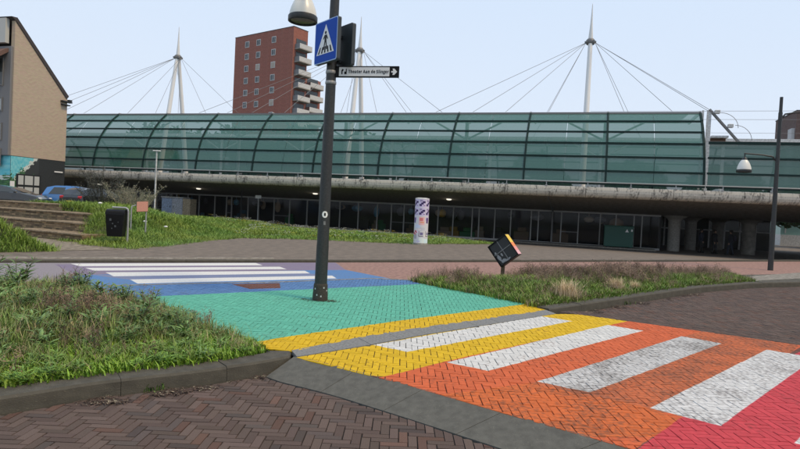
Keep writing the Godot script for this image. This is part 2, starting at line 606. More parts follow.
func build_ground() -> void:
	# everything beyond: open ground to the horizon
	var mb := MB.new()
	mb.quad(Vector3(-900, -0.62, 300), Vector3(900, -0.62, 300), Vector3(900, -0.62, -1500), Vector3(-900, -0.62, -1500))
	struct("ground", mb, M.earth)
	# paved square behind the cycle path, sinking towards the viaduct
	mb = MB.new()
	var cols := 56; var rows := 40
	for i in cols:
		for j in rows:
			var q := []
			for w in [[0, 1], [1, 1], [1, 0], [0, 0]]:
				var x: float = -70.0 + 140.0 * (i + w[0]) / cols
				var z: float = -17.55 - 0.58 * x - 95.0 * pow(float(j + w[1]) / rows, 1.5)
				q.append(Vector3(x, gy(x, z), z))
			mb.quad(q[3], q[2], q[1], q[0])
			var k := mb.i.size()
			# quads were given from the far side: turn them to face up
			if mb.n[mb.n.size() - 1].y < 0:
				for e in 4: mb.n[mb.n.size() - 1 - e] *= -1
				for e in [k - 6, k - 3]:
					var s := mb.i[e + 1]; mb.i[e + 1] = mb.i[e + 2]; mb.i[e + 2] = s
	var plaza_mat := grain(lin(0.32, 0.26, 0.22), 0.92, M.speck, 2.3, M.fine, 0.5)
	plaza_mat.detail_enabled = false
	struct("plaza", mb, plaza_mat)
	# road bed below the bricks
	mb = MB.new()
	sheet(mb, v2([-14, 6, 30, 6, 30, -34, 12.5, -24.0, -2, -16.2, -14, -9.4]), func(_x, _z): return -0.16)
	struct("road_bed", mb, M.joint)
	var flat := func(_x, _z): return 0.0
	var dark := func(_c: Vector2) -> Color:
		var f := rng.randf_range(0.80, 1.18)
		var k := Color(0.200, 0.148, 0.128)
		if rng.randf() < 0.10: k = Color(0.225, 0.138, 0.110)
		if rng.randf() < 0.15: k = Color(0.160, 0.128, 0.116)
		return Color(k.r * f, k.g * f, k.b * f)
	# ---- dark brick road at the camera's feet
	var near := v2([-5.5, -1.8, -3.6, -3.62, -2.9, -4.27, -2.42, -4.76, -1.73, -5.18, -1.25, -5.6, -1.13, -5.47, -0.50, -5.10, 0.08, -4.67, 0.74, -4.16, 1.62, -3.44, 3.3, -2.1, 3.0, -1.6])
	mb = MB.new()
	sheet(mb, near, func(_x, _z): return -0.129)
	var road := struct("road_near", mb, M.joint)
	lay_bricks(road, near, func(_x, _z): return -0.12, M.brick, dark)
	# ---- dark brick road beyond the crossing, dropping from the raised table
	var far_y := func(x: float, z: float) -> float:
		var t: float = (Vector2(x, z) - Vector2(2.9, -9.5)).dot(Vector2(0.546, -0.838))
		return -0.10 * smoothstep(0.0, 1.3, t)
	var farp := v2([2.72, -9.62, 2.95, -9.47, 3.5, -9.12, 4.2, -8.68, 5.48, -7.83, 8.2, -6.0, 15, -10, 19, -17.5, 15.3, -18.4, 11.85, -17.0, 9.74, -15.93, 7.5, -14.27, 5.46, -12.38, 3.84, -10.8])
	mb = MB.new()
	sheet_cells(mb, v2([2.72, -9.62, 2.95, -9.47, 3.5, -9.12, 4.2, -8.68, 5.48, -7.83, 8.2, -6.0, 30, 0, 30, -20, 15.3, -18.4, 11.85, -17.0, 9.74, -15.93, 7.5, -14.27, 5.46, -12.38, 3.84, -10.8]), func(x, z): return far_y.call(x, z) - 0.013, 0.5)
	road = struct("road_right", mb, M.joint)
	lay_bricks(road, farp, far_y, M.brick, dark, Rect2(), 300)
	# ---- the painted crossing on the raised table
	var white := Color8(212, 212, 209); var yellow := Color8(216, 178, 32); var orange := Color8(206, 102, 62); var red := Color8(198, 70, 78)
	var teal := Color8(98, 180, 156); var blue := Color8(90, 128, 176); var purple := Color8(128, 118, 140)
	var bare := Color8(112, 76, 66)
	var cross := v2([-0.99, -5.90, 0.07, -5.20, 0.83, -4.58, 1.46, -4.09, 4.0, -2.1, 8.2, -6.0, 5.48, -7.83, 4.2, -8.68, 3.5, -9.12, 2.95, -9.47, 2.6, -9.40, 0.33, -7.22, -0.25, -6.60])
	var rect := Rect2(-1.2, -9.7, 7.4, 7.4)
	var zones := [
		[v2([-1.4, -5.6, -0.08, -5.36, 0.54, -6.03, 3.2, -8.63, 3.8, -9.2, 2.4, -10, -1.4, -6.2]), yellow, 0.15],
		[v2([-0.08, -5.36, 0.54, -6.03, 3.2, -8.63, 3.8, -9.2, 6.6, -8.9, 2.32, -4.62, 1.70, -3.96, 1.2, -3.3, -0.7, -4.9]), orange, 0.17],
		[v2([1.3, -5.4, 2.2, -4.7, 5.1, -7.4, 5.6, -8.0, 4.6, -8.6]), Color8(196, 106, 66), 0.31, Color8(140, 88, 66)],
		[v2([0.4, -4.9, 1.3, -4.1, 2.0, -4.2, 2.3, -4.62, 2.1, -4.9, 1.3, -5.4]), Color8(206, 106, 56), 0.26, Color8(140, 86, 62)],
		[v2([1.66, -3.90, 2.32, -4.62, 4.8, -7.05, 6.4, -8.5, 9, -6, 5, -1]), red, 0.20, Color8(150, 66, 66)],
		[v2([-0.23, -6.61, 2.27, -9.11, 2.69, -8.80, 0.15, -6.36]), white, 0.12],
		[v2([0.56, -6.00, 3.16, -8.62, 3.56, -8.30, 0.95, -5.75]), white, 0.15],
		[v2([1.37, -5.46, 3.98, -8.04, 4.34, -7.68, 1.78, -5.19]), Color8(198, 198, 197), 0.29, Color8(134, 130, 127)],
		[v2([2.17, -4.84, 4.78, -7.43, 5.16, -7.08, 2.57, -4.49]), Color8(210, 210, 209), 0.26, Color8(146, 142, 140)],
		[v2([2.95, -4.20, 5.58, -6.82, 5.96, -6.46, 3.35, -3.85]), white, 0.2],
	]
	mb = MB.new()
	sheet(mb, cross, func(_x, _z): return -0.008)
	var c1 := struct("crossing_near", mb, M.joint)
	var plain := func(_c: Vector2) -> Color:
		var f := rng.randf_range(0.86, 1.0)
		return Color(f, f, f)
	lay_bricks(c1, cross, flat, painted(paint_map(rect, 0.008, bare, zones, 11)), plain, rect)
	# ---- painted refuge between the two roads
	var refuge := v2([-1.52, -6.24, -1.06, -6.14, -0.41, -6.94, 0.07, -7.44, 2.54, -9.72, 2.50, -9.80, 2.32, -10.30, 1.64, -11.17, 0.42, -12.60, 0.30, -12.95, -0.55, -12.93, -2.43, -11.48, -3.70, -10.78, -5.18, -9.82, -6.6, -8.9, -5.2, -8.0, -4.0, -7.6, -3.2, -7.2])
	var rect2 := Rect2(-6.7, -13.1, 9.4, 7.1)
	var zones2 := [
		[v2([-8, -8.0, -4.53, -8.65, -3.25, -9.58, -2.03, -10.50, 0.06, -12.05, 0.6, -12.5, 3, -10, 3, -5, -8, -5]), teal, 0.165, Color8(104, 140, 124)],
		[v2([-1.8, -6.2, -1.16, -6.92, 0.07, -8.16, 2.32, -10.32, 3, -10.8, 3, -9, -1, -5.6]), yellow, 0.17, Color8(164, 134, 62)],
		[v2([-8, -8.2, -4.53, -8.65, -3.25, -9.58, -2.03, -10.50, 0.06, -12.05, 0.6, -12.5, 0.6, -14, -8, -14]), blue, 0.17, Color8(112, 120, 136)],
		[v2([-5.6, -9.9, -3.9, -8.9, -4.2, -8.4, -6.5, -8.2]), blue, 0.34, Color8(112, 116, 124)],
		[v2([-3.13, -10.96, -2.31, -11.44, -2.15, -10.76, -2.64, -10.45]), bare, 0.0],
	]
	mb = MB.new()
	sheet(mb, refuge, func(_x, _z): return -0.008)
	var c2 := struct("refuge_pavement", mb, M.joint)
	lay_bricks(c2, refuge, flat, painted(paint_map(rect2, 0.009, bare, zones2, 21)), plain, rect2)
	# ---- grey flush strip of concrete slabs between refuge and crossing
	strip_slabs("drain_strip", v2([-1.09, -6.17, -0.44, -6.96, 0.04, -7.47, 2.52, -9.75]), v2([-0.99, -5.93, -0.27, -6.62, 0.31, -7.24, 2.60, -9.42]), 0.0, 0.0, 0.52, M.strip, "slab")
	strip_slabs("flush_kerb", v2([-7.5, -8.42, -5.18, -9.94, -3.70, -10.90, -2.43, -11.60, -0.55, -13.05, 0.3, -13.07]), v2([-7.5, -8.30, -5.18, -9.83, -3.70, -10.79, -2.43, -11.49, -0.55, -12.94, 0.3, -12.96]), 0.003, 0.003, 1.0, M.kerb_light, "kerb_stone")
	# ---- dark ramp slabs up to the crossing
	strip_slabs("ramp", v2([-1.02, -5.92, -0.94, -5.92, 0.07, -5.22, 0.83, -4.60, 1.46, -4.11, 4.0, -2.12]), v2([-1.22, -5.58, -1.13, -5.49, -0.50, -5.12, 0.08, -4.69, 0.74, -4.18, 3.3, -2.12]), 0.0, -0.118, 0.8, M.slab, "slab")
	# ---- cycle path with its own painted crossing
	mb = MB.new()
	sheet(mb, v2([-12, -5.45, -7.5, -8.42, -5.18, -9.94, -3.70, -10.90, -2.43, -11.60, -0.55, -13.05, 0.3, -13.07, 1.2, -13.3, 10.6, -18.6, 30, -29.5, 30, -34.8, -2, -16.25, -12, -10.45]), func(_x, _z): return -0.012)
	struct("cycle_path", mb, M.pink)
	var zone_poly := v2([-12, -5.5, -7.5, -8.42, -5.18, -9.94, -3.70, -10.90, -2.43, -11.60, -0.55, -13.05, -0.1, -13.07, -1.29, -14.51, -1.75, -16.3, -12, -10.5])
	var rect3 := Rect2(-12, -16.5, 12.4, 11.2)
	var grey := Color8(140, 134, 140)
	var zones3 := [
		[v2([-7.5, -12.7, -1.8, -16.4, -1.29, -14.51, -2.23, -13.98, -5.77, -11.49, -6.18, -11.2]), purple, 0.24],
		[v2([-6.18, -11.1, -5.77, -11.49, -2.23, -13.98, -1.29, -14.51, 0, -13.0, -3, -11, -5.3, -9.7, -5.6, -9.7]), blue, 0.19, Color8(120, 124, 138)],
		[v2([-5.9, -11.3, -2.2, -13.4, -1.5, -13.2, -5.0, -10.9]), Color8(118, 128, 158), 0.2],
		[v2([-7.30, -12.98, -3.70, -15.12, -3.40, -14.62, -6.89, -12.58]), white, 0.06],
		[v2([-6.64, -12.36, -2.94, -14.49, -2.68, -14.03, -6.25, -11.97]), white, 0.08],
		[v2([-5.92, -11.79, -2.21, -13.87, -2.02, -13.40, -5.50, -11.27]), white, 0.05],
		[v2([-5.03, -10.95, -1.48, -13.17, -1.33, -12.70, -4.67, -10.47]), white, 0.05],
	]
	mb = MB.new()
	mb.uv0 = rect3.position; mb.uvs = Vector2.ONE / rect3.size
	sheet(mb, zone_poly, func(_x, _z): return -0.006)
	var pm := painted(paint_map(rect3, 0.014, grey, zones3, 31), 0.85)
	pm.heightmap_enabled = true
	pm.heightmap_texture = M.fine
	pm.heightmap_scale = 0.1
	struct("crossing_far", mb, pm)
	# ---- pavement at the far right corner, by the second lamp
	mb = MB.new()
	sheet(mb, v2([9.9, -16.35, 12.0, -17.35, 16, -19.0, 30, -20.4, 30, -29.4, 10.7, -18.5]), func(_x, _z): return 0.02)
	struct("pavement_right", mb, grain(lin(0.13, 0.125, 0.10), 0.92, M.g2, 2.0, M.fine, 0.5))
	mb = MB.new()
	sheet(mb, v2([10.3, -16.75, 12.9, -18.5, 15.5, -20.6, 14.8, -21.2, 10.7, -18.0]), func(_x, _z): return 0.026)
	struct("path_right", mb, M.kerb_light)
	# ---- dry earth path up to the terrace steps
	mb = MB.new()
	sheet(mb, v2([-9.4, -14.75, -7.75, -16.55, -9.35, -17.1, -9.9, -18.25, -12.2, -19.3, -13.6, -20.6, -15.5, -20.6, -14, -17.6, -11.2, -16.4]), func(_x, _z): return 0.048)
	struct("path", mb, M.path)

# slabs between two edge lines, each a piece of its own with an open joint
func strip_slabs(called: String, up: PackedVector2Array, low: PackedVector2Array, yu: float, yl: float, each: float, m: Material, piece: String) -> void:
	var mb := MB.new()
	var poly := up.duplicate()
	var back := low.duplicate(); back.reverse()
	poly.append_array(back)
	sheet(mb, poly, func(_x, _z): return min(yu, yl) - 0.05)
	var base := struct(called, mb, M.joint)
	var a := spaced(up, 0.02); var b := spaced(low, 0.02)
	var len_ := 0.0
	for k in up.size() - 1: len_ += up[k].distance_to(up[k + 1])
	var count := int(max(1, round(len_ / each)))
	for k in count:
		var s0 := float(k) / count; var s1 := float(k + 1) / count
		var g := 0.003 / len_
		var steps := 3
		var o := MB.new()
		for e in steps:
			var q0: float = lerp(s0 + g, s1 - g, float(e) / steps); var q1: float = lerp(s0 + g, s1 - g, float(e + 1) / steps)
			var ua := along(a, q0); var ub := along(a, q1); var la := along(b, q0); var lb := along(b, q1)
			var dy := rng.randf_range(-0.001, 0.001)
			var A := Vector3(ua.x, yu + dy, ua.y); var B := Vector3(ub.x, yu + dy, ub.y); var C := Vector3(lb.x, yl + dy, lb.y); var E := Vector3(la.x, yl + dy, la.y)
			var dn := Vector3(0, -0.04, 0)
			if (B - A).cross(C - A).y > 0: o.quad(A, B, C, E)
			else: o.quad(E, C, B, A)
			for w in [[A, B], [C, E]]:
				o.quad(w[0] + dn, w[1] + dn, w[1], w[0])
			if e == 0: o.quad(E + dn, A + dn, A, E)
			if e == steps - 1: o.quad(B + dn, C + dn, C, B)
		part(piece, o, m, base)

func spaced(line: PackedVector2Array, step: float) -> PackedVector2Array:
	var out := PackedVector2Array()
	for k in line.size() - 1:
		var d := line[k].distance_to(line[k + 1])
		var cnt := int(max(1, ceil(d / step)))
		for e in cnt: out.append(line[k].lerp(line[k + 1], float(e) / cnt))
	out.append(line[line.size() - 1])
	return out

func along(line: PackedVector2Array, s: float) -> Vector2:
	var f: float = clamp(s, 0.0, 1.0) * (line.size() - 1)
	var k := int(min(floor(f), line.size() - 2))
	return line[k].lerp(line[k + 1], f - k)

# kerb stones along a line of front-edge points; the stone lies to the left of the direction of travel
func kerb_run(called: String, line: PackedVector2Array, width: float, top: float, bottom: float, each: float, m: Material, label := "") -> void:
	var fine := spaced(line, 0.05)
	var len_ := 0.0
	for k in line.size() - 1: len_ += line[k].distance_to(line[k + 1])
	var count := int(max(1, round(len_ / each)))
	var bed := MB.new()
	var root := Node3D.new()
	root.name = numbered(called)
	add_child(root)
	root.set_meta("kind", "structure")
	for k in count:
		var o := MB.new()
		var prev := []
		var steps := 4
		var tl := rng.randf_range(-0.004, 0.004)
		for e in steps + 1:
			var q: float = lerp(float(k) / count, float(k + 1) / count, float(e) / steps)
			if e == 0: q += 0.002 / len_
			if e == steps: q -= 0.002 / len_
			var p := along(fine, q); var d := (along(fine, q + 0.01) - along(fine, q - 0.01)).normalized()
			var left := Vector2(d.y, -d.x)
			var ring := []
			for w in [[0.0, bottom], [0.012, top - 0.02], [0.03, top], [width - 0.01, top + 0.004], [width, top - 0.01], [width, bottom]]:
				var z: Vector2 = p + left * w[0]
				ring.append(Vector3(z.x, w[1] + tl, z.y))
			if e > 0:
				for j in ring.size() - 1: o.quad(prev[j], ring[j], ring[j + 1], prev[j + 1])
			if e == 0: o.fan(ring, false)
			if e == steps: o.fan(ring, true)
			prev = ring
		part("kerb_stone", o, m, root)

func build_kerbs() -> void:
	kerb_run("kerb_left", v2([-5.6, -1.75, -3.62, -3.66, -2.92, -4.32, -2.43, -4.79, -1.75, -5.25, -1.25, -5.66, -1.03, -5.93, -1.07, -6.12]), 0.27, 0.005, -0.2, 0.95, M.kerb)
	kerb_run("kerb_right", v2([2.58, -9.72, 3.83, -10.86, 5.45, -12.43, 7.49, -14.33, 9.73, -15.99, 11.84, -17.06, 15.3, -18.5, 30, -20.2]), 0.26, 0.03, -0.2, 1.0, M.kerb)
	kerb_run("kerb_far", v2([-13, -9.93, -5, -14.57, 2, -18.63, 9, -22.69, 30, -34.87]), 0.14, 0.052, -0.1, 1.0, M.kerb)
	kerb_run("kerb_path", v2([-10.5, -11.85, -3.4, -15.97]), 0.15, 0.0625, 0.0, 1.0, M.kerb_light)

# ---------------------------------------------------------------- grass banks and terrace
var bank_poly: PackedVector2Array
var corner_poly: PackedVector2Array

func edge_distance(q: Vector2, poly: PackedVector2Array) -> float:
	var best := 1e9
	for k in poly.size():
		best = min(best, q.distance_to(Geometry2D.get_closest_point_to_segment(q, poly[k], poly[(k + 1) % poly.size()])))
	return best if Geometry2D.is_point_in_polygon(q, poly) else -best

func bank_h(x: float, z: float, poly: PackedVector2Array) -> float:
	var d := edge_distance(Vector2(x, z), poly)
	var top := 0.85
	var reach := 1.3
	if poly == bank_poly:
		top = 0.10 + 0.95 * smoothstep(-6.5, -12.0, x) * (1.0 - 0.65 * smoothstep(24.0, 30.0, -z))
		reach = lerp(4.0, 1.5, smoothstep(-9.2, -10.4, x))
		# room for the terrace walls
		var q := Vector2(x + 9.9, z + 18.2)
		var lx := q.dot(Vector2(0.893, 0.45)); var lb := q.dot(Vector2(0.45, -0.893))
		top *= max(smoothstep(-0.1, 0.3, lx + 0.1 + 1.17 * lb), smoothstep(2.5, 2.8, lb) if lx > -5.3 else smoothstep(3.45, 3.7, lb))
	return gy(x, z) - 0.06 + (0.06 + top) * smoothstep(-0.1, reach, d) + 0.06 * sin(x * 1.7) * sin(z * 1.3) * smoothstep(0.3, 2.0, d)

func bank_mesh(called: String, poly: PackedVector2Array, step: float) -> void:
	var lo := poly[0]; var hi := poly[0]
	for q in poly:
		lo = lo.min(q); hi = hi.max(q)
	var mb := MB.new()
	var nx := int((hi.x - lo.x) / step) + 2; var nz := int((hi.y - lo.y) / step) + 2
	var ids := {}
	for j in nz + 1:
		for i in nx + 1:
			var x := lo.x - step / 2 + i * step; var z := lo.y - step / 2 + j * step
			if edge_distance(Vector2(x, z), poly) < -step: continue
			var h := bank_h(x, z, poly)
			var nn := Vector3(bank_h(x - 0.1, z, poly) - bank_h(x + 0.1, z, poly), 0.2, bank_h(x, z - 0.1, poly) - bank_h(x, z + 0.1, poly)).normalized()
			ids[Vector2i(i, j)] = mb.vert(Vector3(x, h, z), nn)
	for k in ids.keys():
		var b: Vector2i = k + Vector2i(1, 0); var d: Vector2i = k + Vector2i(1, 1); var e: Vector2i = k + Vector2i(0, 1)
		if ids.has(b) and ids.has(d) and ids.has(e):
			mb.i.append_array(PackedInt32Array([ids[k], ids[b], ids[d], ids[k], ids[d], ids[e]]))
	struct(called, mb, M.turf)

func build_bank() -> void:
	bank_poly = v2([-9.7, -17.7, -9.1, -17.2, -7.69, -16.70, -7.3, -19.0, -7.23, -21.1, -6.73, -24.5, -3.57, -25.9, 0.64, -26.4, 2.5, -28.6, 4.36, -31.3, 6.2, -35.2, 4.5, -40.3, -4, -43, -20, -48, -34, -50, -34, -27.0, -22, -23, -15.0, -21.9, -11.9, -19.8, -10.6, -18.3])
	corner_poly = v2([-8.9, -15.1, -9.34, -14.5, -9.86, -14.1, -13, -12.3, -19, -10.8, -19, -17.5, -13.8, -17.3, -11, -16.4])
	bank_mesh("grass_bank", bank_poly, 0.35)
	bank_mesh("grass_corner", corner_poly, 0.4)
	# car park behind the bank
	var mb := MB.new()
	var cp := v2([-40, 30.0, -15.2, 30.6, -17.5, 43.0, -24.0, 47.0, -40, 44.5])
	mb.prism(cp, -0.7, 0.5, Transform3D(Basis(Vector3.RIGHT, Vector3(0, 0, -1), Vector3.UP), Vector3.ZERO))
	struct("car_park", mb, M.asphalt)
	# brick terrace: seat-high steps with pale caps
	var t := thing("terrace_steps", "stepped brown brick terrace walls with pale caps in the grass bank", "steps", Vector3(-9.9, 0.0, -18.2), -atan2(0.45, 0.893))
	# [x from, x to, setback, bottom, top]
	for s in [[-3.6, -0.1, 0.05, -0.1, 0.29], [-3.5, -1.1, 0.85, -0.1, 0.58], [-4.55, -2.1, 1.75, -0.1, 0.87], [-9.5, -3.55, 0.90, -0.1, 0.55], [-9.5, -4.6, 1.90, -0.1, 0.86], [-10.5, -5.3, 2.75, -0.1, 1.12]]:
		var w := MB.new()
		w.box(Vector3((s[0] + s[1]) / 2, (s[3] + s[4] - 0.05) / 2, -s[2] - 0.4), Vector3(s[1] - s[0], s[4] - 0.05 - s[3], 0.8))
		var wall := part("wall", w, M.step_brick, t)
		var n := int(round((s[1] - s[0]) / 0.6))
		for k in n:
			var cw: float = (s[1] - s[0]) / n
			w = MB.new()
			w.cbox(Vector3(s[0] + cw * (k + 0.5), s[4] - 0.024 + rng.randf_range(-0.004, 0.004), -s[2] - 0.385), Vector3(cw - 0.008, 0.055, 0.86), 0.008)
			part("cap_stone", w, M.step_cap, wall)

# ---------------------------------------------------------------- viaduct
const DX := Basis(Vector3(0, 0, -1), Vector3(0, 1, 0), Vector3(1, 0, 0))
var stain: Texture2D

func dprism(mb: MB, pts: Array, u0: float, u1: float) -> void:
	mb.prism(v2(pts), u0, u1, Transform3D(DX, Vector3.ZERO))

func build_viaduct() -> void:
	var t := vthing("railway_viaduct", "long grey concrete railway viaduct with stained rounded edge and dark underside", "viaduct", 0, 0, 0)
	var mb := MB.new()
	dprism(mb, [38.34, 3.45, 38.34, 2.94, 46.0, 2.13, 54.0, 2.13, 61.6, 2.94, 61.6, 3.45], -90, 50)
	part("deck", mb, M.soffit, t)
	# parapet in 5 m pieces; dirty concrete: streaks and moss as a worn pattern
	var f := FastNoiseLite.new()
	f.seed = 14; f.frequency = 0.02; f.fractal_octaves = 5
	var im := Image.create(512, 256, false, Image.FORMAT_RGB8)
	var f2 := FastNoiseLite.new()
	f2.seed = 15; f2.frequency = 0.07; f2.fractal_octaves = 4
	for y in 256:
		for x in 512:
			var a := f.get_noise_2d(x, y * 0.45) * 0.5 + 0.5
			var b := f2.get_noise_2d(x, y) * 0.5 + 0.5
			var k: float = 1.0 - 0.62 * smoothstep(0.50, 0.72, a * 0.55 + b * 0.45) - 0.12 * b
			im.set_pixel(x, y, Color(k, k * 0.985, k * 0.95))
	stain = ImageTexture.create_from_image(im)
	var pm := grain(lin(0.68, 0.64, 0.58), 0.92, stain, 4.6, M.fine, 0.5)
	for side in [0, 1]:
		for k in 28:
			var u0 := -90.0 + k * 5.0
			mb = MB.new()
			var prof := [38.30, 3.60, 38.04, 3.60, 37.98, 3.54, 37.96, 3.40, 37.97, 3.24, 38.03, 3.10, 38.14, 2.99, 38.30, 2.93]
			if side == 1:
				for e in range(0, prof.size(), 2): prof[e] = 100.0 - prof[e]
			dprism(mb, prof, u0 + 0.012, u0 + 4.988)
			part("parapet_panel", mb, pm, t)
	mb = MB.new()
	mb.tube([Vector3(-90, 3.87, -37.99), Vector3(50, 3.87, -37.99)], [0.035], 8)
	var rail := part("railing", mb, M.galv, t)
	for k in 57:
		mb = MB.new()
		mb.box(Vector3(-90 + k * 2.5 + 0.1, 3.715, -38.0), Vector3(0.05, 0.25, 0.05))
		mb.box(Vector3(-90 + k * 2.5 + 0.1, 3.62, -38.02), Vector3(0.14, 0.04, 0.12))
		part("post", mb, M.galv, rail)
	# recessed lamps in the underside, lit
	for u in [-41.8, -31.3, -20.4, -9.56]:
		mb = MB.new()
		mb.lathe([[0.0, -0.09], [0.16, -0.08], [0.2, -0.02], [0.2, 0.1]], 14, Transform3D(Basis.IDENTITY, Vector3(u, 2.56, -42.0)))
		var lm := mat(lin(0.8, 0.8, 0.78), 0.4)
		lm.emission_enabled = true
		lm.emission = Color(1.0, 0.97, 0.9)
		lm.emission_energy_multiplier = 0.7
		var l := part("ceiling_light", mb, lm, t)
		var om := OmniLight3D.new()
		om.name = "light"
		om.light_color = Color(1.0, 0.95, 0.85)
		om.light_energy = 0.06
		om.omni_range = 25.0
		om.light_size = 0.2
		om.shadow_enabled = true
		om.position = Vector3(u, 2.35, -42.0)
		l.add_child(om)
	# drain pipe down the shop wall
	mb = MB.new()
	mb.tube([Vector3(-2.3, 2.98, -38.4), Vector3(-2.3, 2.55, -42.5), Vector3(-2.3, 2.2, -45.2), Vector3(-2.3, 2.0, -45.75), Vector3(-2.3, -0.45, -45.75)], [0.07], 8)
	part("drain_pipe", mb, M.grey_metal, t)
	# round columns with flared heads, and blunt piers, in the open passage on the right
	for k in [[6.3, 46.6, 0.42, 1], [8.1, 51.0, 0.42, 1], [10.8, 55.0, 0.42, 0], [11.6, 48.6, 0.46, 0], [22.5, 47.0, 0.42, 0], [28.0, 47.0, 0.42, 0]]:
		mb = MB.new()
		mb.lathe([[k[2], -0.5], [k[2], 1.75], [k[2] + 0.10, 1.92], [k[2] + 0.38, 2.06], [k[2] + 0.5, 2.28]], 20, Transform3D(Basis.IDENTITY, Vector3(k[0], 0, -k[1])))
		part("column", mb, M.concrete if k[3] else M.soffit, t)

# ---------------------------------------------------------------- glass screen on the viaduct
const ROWS := [[38.22, 3.80], [38.32, 4.62], [38.56, 5.53], [38.92, 6.42], [39.42, 7.20], [40.07, 7.97], [40.85, 8.62]]

func pane_strip(t: Node3D, u0: float, u1: float, a: Array, b: Array, m: Material, inset := 0.03) -> void:
	var mb := MB.new()
	var A := Vector3(u0 + inset, a[1], -a[0]); var B := Vector3(u1 - inset, a[1], -a[0])
	var C := Vector3(u1 - inset, b[1], -b[0]); var E := Vector3(u0 + inset, b[1], -b[0])
	mb.quad(A, B, C, E)
	part("pane", mb, m, t)

func build_canopy() -> void:
	for side in [0, 1]:
		var t := vthing("station_glass_screen", "curved green glass screen with dark ribs along the viaduct platform" if side == 0 else "far green glass screen behind the tracks, seen through the near one", "glass screen", 0, 3.5, 0)
		t.position.y = 0
		var rows := []
		for r in ROWS: rows.append([r[0] if side == 0 else 100.0 - r[0], r[1]])
		var sgn := 1.0 if side == 0 else -1.0
		var end := 6.62
		var bays := 12 if side == 0 else 21
		var u := -53.88 if side == 0 else -83.88
		if side == 1: end = 21.62
		for k in bays + 1:
			var uu := u + k * 5.0 if k < bays else end
			var pts := []
			for r in rows: pts.append(Vector3(uu, r[1], -(r[0] + sgn * 0.05)))
			var mb := MB.new()
			for e in pts.size() - 1:
				var a: Vector3 = pts[e]; var b: Vector3 = pts[e + 1]
				var dir := (b - a).normalized()
				var bas := Basis(Vector3.RIGHT, dir, Vector3.RIGHT.cross(dir))
				mb.box((a + b) / 2, Vector3(0.12, a.distance_to(b) + 0.02, 0.20), bas)
			part("rib", mb, M.green_frame, t)
		for e in rows.size():
			var mb := MB.new()
			mb.box(Vector3((u + end) / 2, rows[e][1], -(rows[e][0] - sgn * 0.01)), Vector3(end - u + 0.1, 0.11 if e < 6 else 0.15, 0.13))
			part("glazing_bar", mb, M.green_frame if e < 6 else M.grey_metal, t)
		for k in bays:
			var u0 := u + k * 5.0
			var u1: float = u + (k + 1) * 5.0 if k < bays - 1 else end
			for e in 6:
				if side == 0:
					var half := (u0 + u1) / 2
					pane_strip(t, u0, half, rows[e], rows[e + 1], M.glass, 0.012)
					pane_strip(t, half, u1, rows[e], rows[e + 1], M.glass, 0.012)
				else:
					pane_strip(t, u0, u1, rows[e], rows[e + 1], M.glass, 0.012)
		# flat roof strip over the platform: rafters, glass and an edge beam
		var r0: float = rows[6][0]
		var mb2 := MB.new()
		mb2.box(Vector3((u + end) / 2, 8.78, -(r0 + sgn * 4.2)), Vector3(end - u, 0.28, 0.14))
		part("roof_beam", mb2, M.white_paint, t)
		for k in bays + 1:
			var uu := u + k * 5.0 if k < bays else end
			mb2 = MB.new()
			mb2.box(Vector3(uu, 8.66, -(r0 + sgn * 2.1)), Vector3(0.1, 0.2, 4.2))
			part("rafter", mb2, M.white_paint, t)
			if k < bays:
				pane_strip(t, uu, min(uu + 5.0, end), [r0, 8.70], [r0 + sgn * 4.2, 8.80], M.glass)
		# columns and braces carrying the roof
		for k in 7:
			var uu := -53.9 + k * 10.0 + 5.0
			if uu > 6: break
			var d: float = r0 + sgn * 3.2
			mb2 = MB.new()
			mb2.tube([Vector3(uu, 3.4, -d), Vector3(uu, 8.6, -d)], [0.14], 10)
			var colm := part("column", mb2, M.white_paint, t)
			for s in [-1, 1]:
				mb2 = MB.new()
				mb2.tube([Vector3(uu, 7.2, -d), Vector3(uu + s * 2.6, 8.6, -d - 0.4)], [0.07], 8)
				part("brace", mb2, M.white_paint, colm)
		if side == 0:
			# white end frame, raking stair-like edge of the platform roof beyond it
			mb2 = MB.new()
			mb2.box(Vector3(6.78, 6.3, -40.9), Vector3(0.10, 5.0, 0.16))
			mb2.box(Vector3(7.1, 6.35, -41.2), Vector3(0.08, 5.0, 0.12))
			part("end_frame", mb2, M.white_paint, t)
	# low glass wall carrying on to the right
	var w := vthing("glass_noise_wall", "low flat green glass wall with dark bars on the viaduct edge", "glass wall", 0, 0, 0)
	for e in 4:
		var mb := MB.new()
		mb.box(Vector3(28.3, ROWS[e][1], -38.24), Vector3(43.1, 0.11 if e < 3 else 0.16, 0.12))
		part("glazing_bar", mb, M.green_frame, w)
	for k in 9:
		var u0 := 6.78 + k * 5.0
		if k > 0:
			var mb := MB.new()
			mb.box(Vector3(u0, 5.1, -38.3), Vector3(0.09, 2.6, 0.12))
			part("post", mb, M.green_frame, w)
		for e in 3:
			pane_strip(w, u0, u0 + 5.0, [38.25, ROWS[e][1]], [38.25, ROWS[e + 1][1]], M.glass)
	# roof end behind the last rib
	var t2 := vthing("platform_stair_roof", "raking dark roof edge with white boxes at the end of the glass screen", "roof", 0, 0, 0)
	var mb3 := MB.new()
	var a := Vector3(8.2, 9.95, -47.0); var b := Vector3(10.3, 7.5, -47.0)
	var dir := (b - a).normalized()
	mb3.box((a + b) / 2, Vector3(0.13, a.distance_to(b), 0.3), Basis(dir.cross(Vector3(0, 0, 1)), dir, Vector3(0, 0, 1)))
	part("beam", mb3, M.grey_metal, t2)
	mb3 = MB.new()
	mb3.box(Vector3(8.25, 6.6, -47.0), Vector3(0.18, 6.4, 0.18))
	part("post", mb3, M.white_paint, t2)
	mb3 = MB.new()
	mb3.box(Vector3(9.3, 5.4, -47.3), Vector3(0.2, 4.2, 0.2))
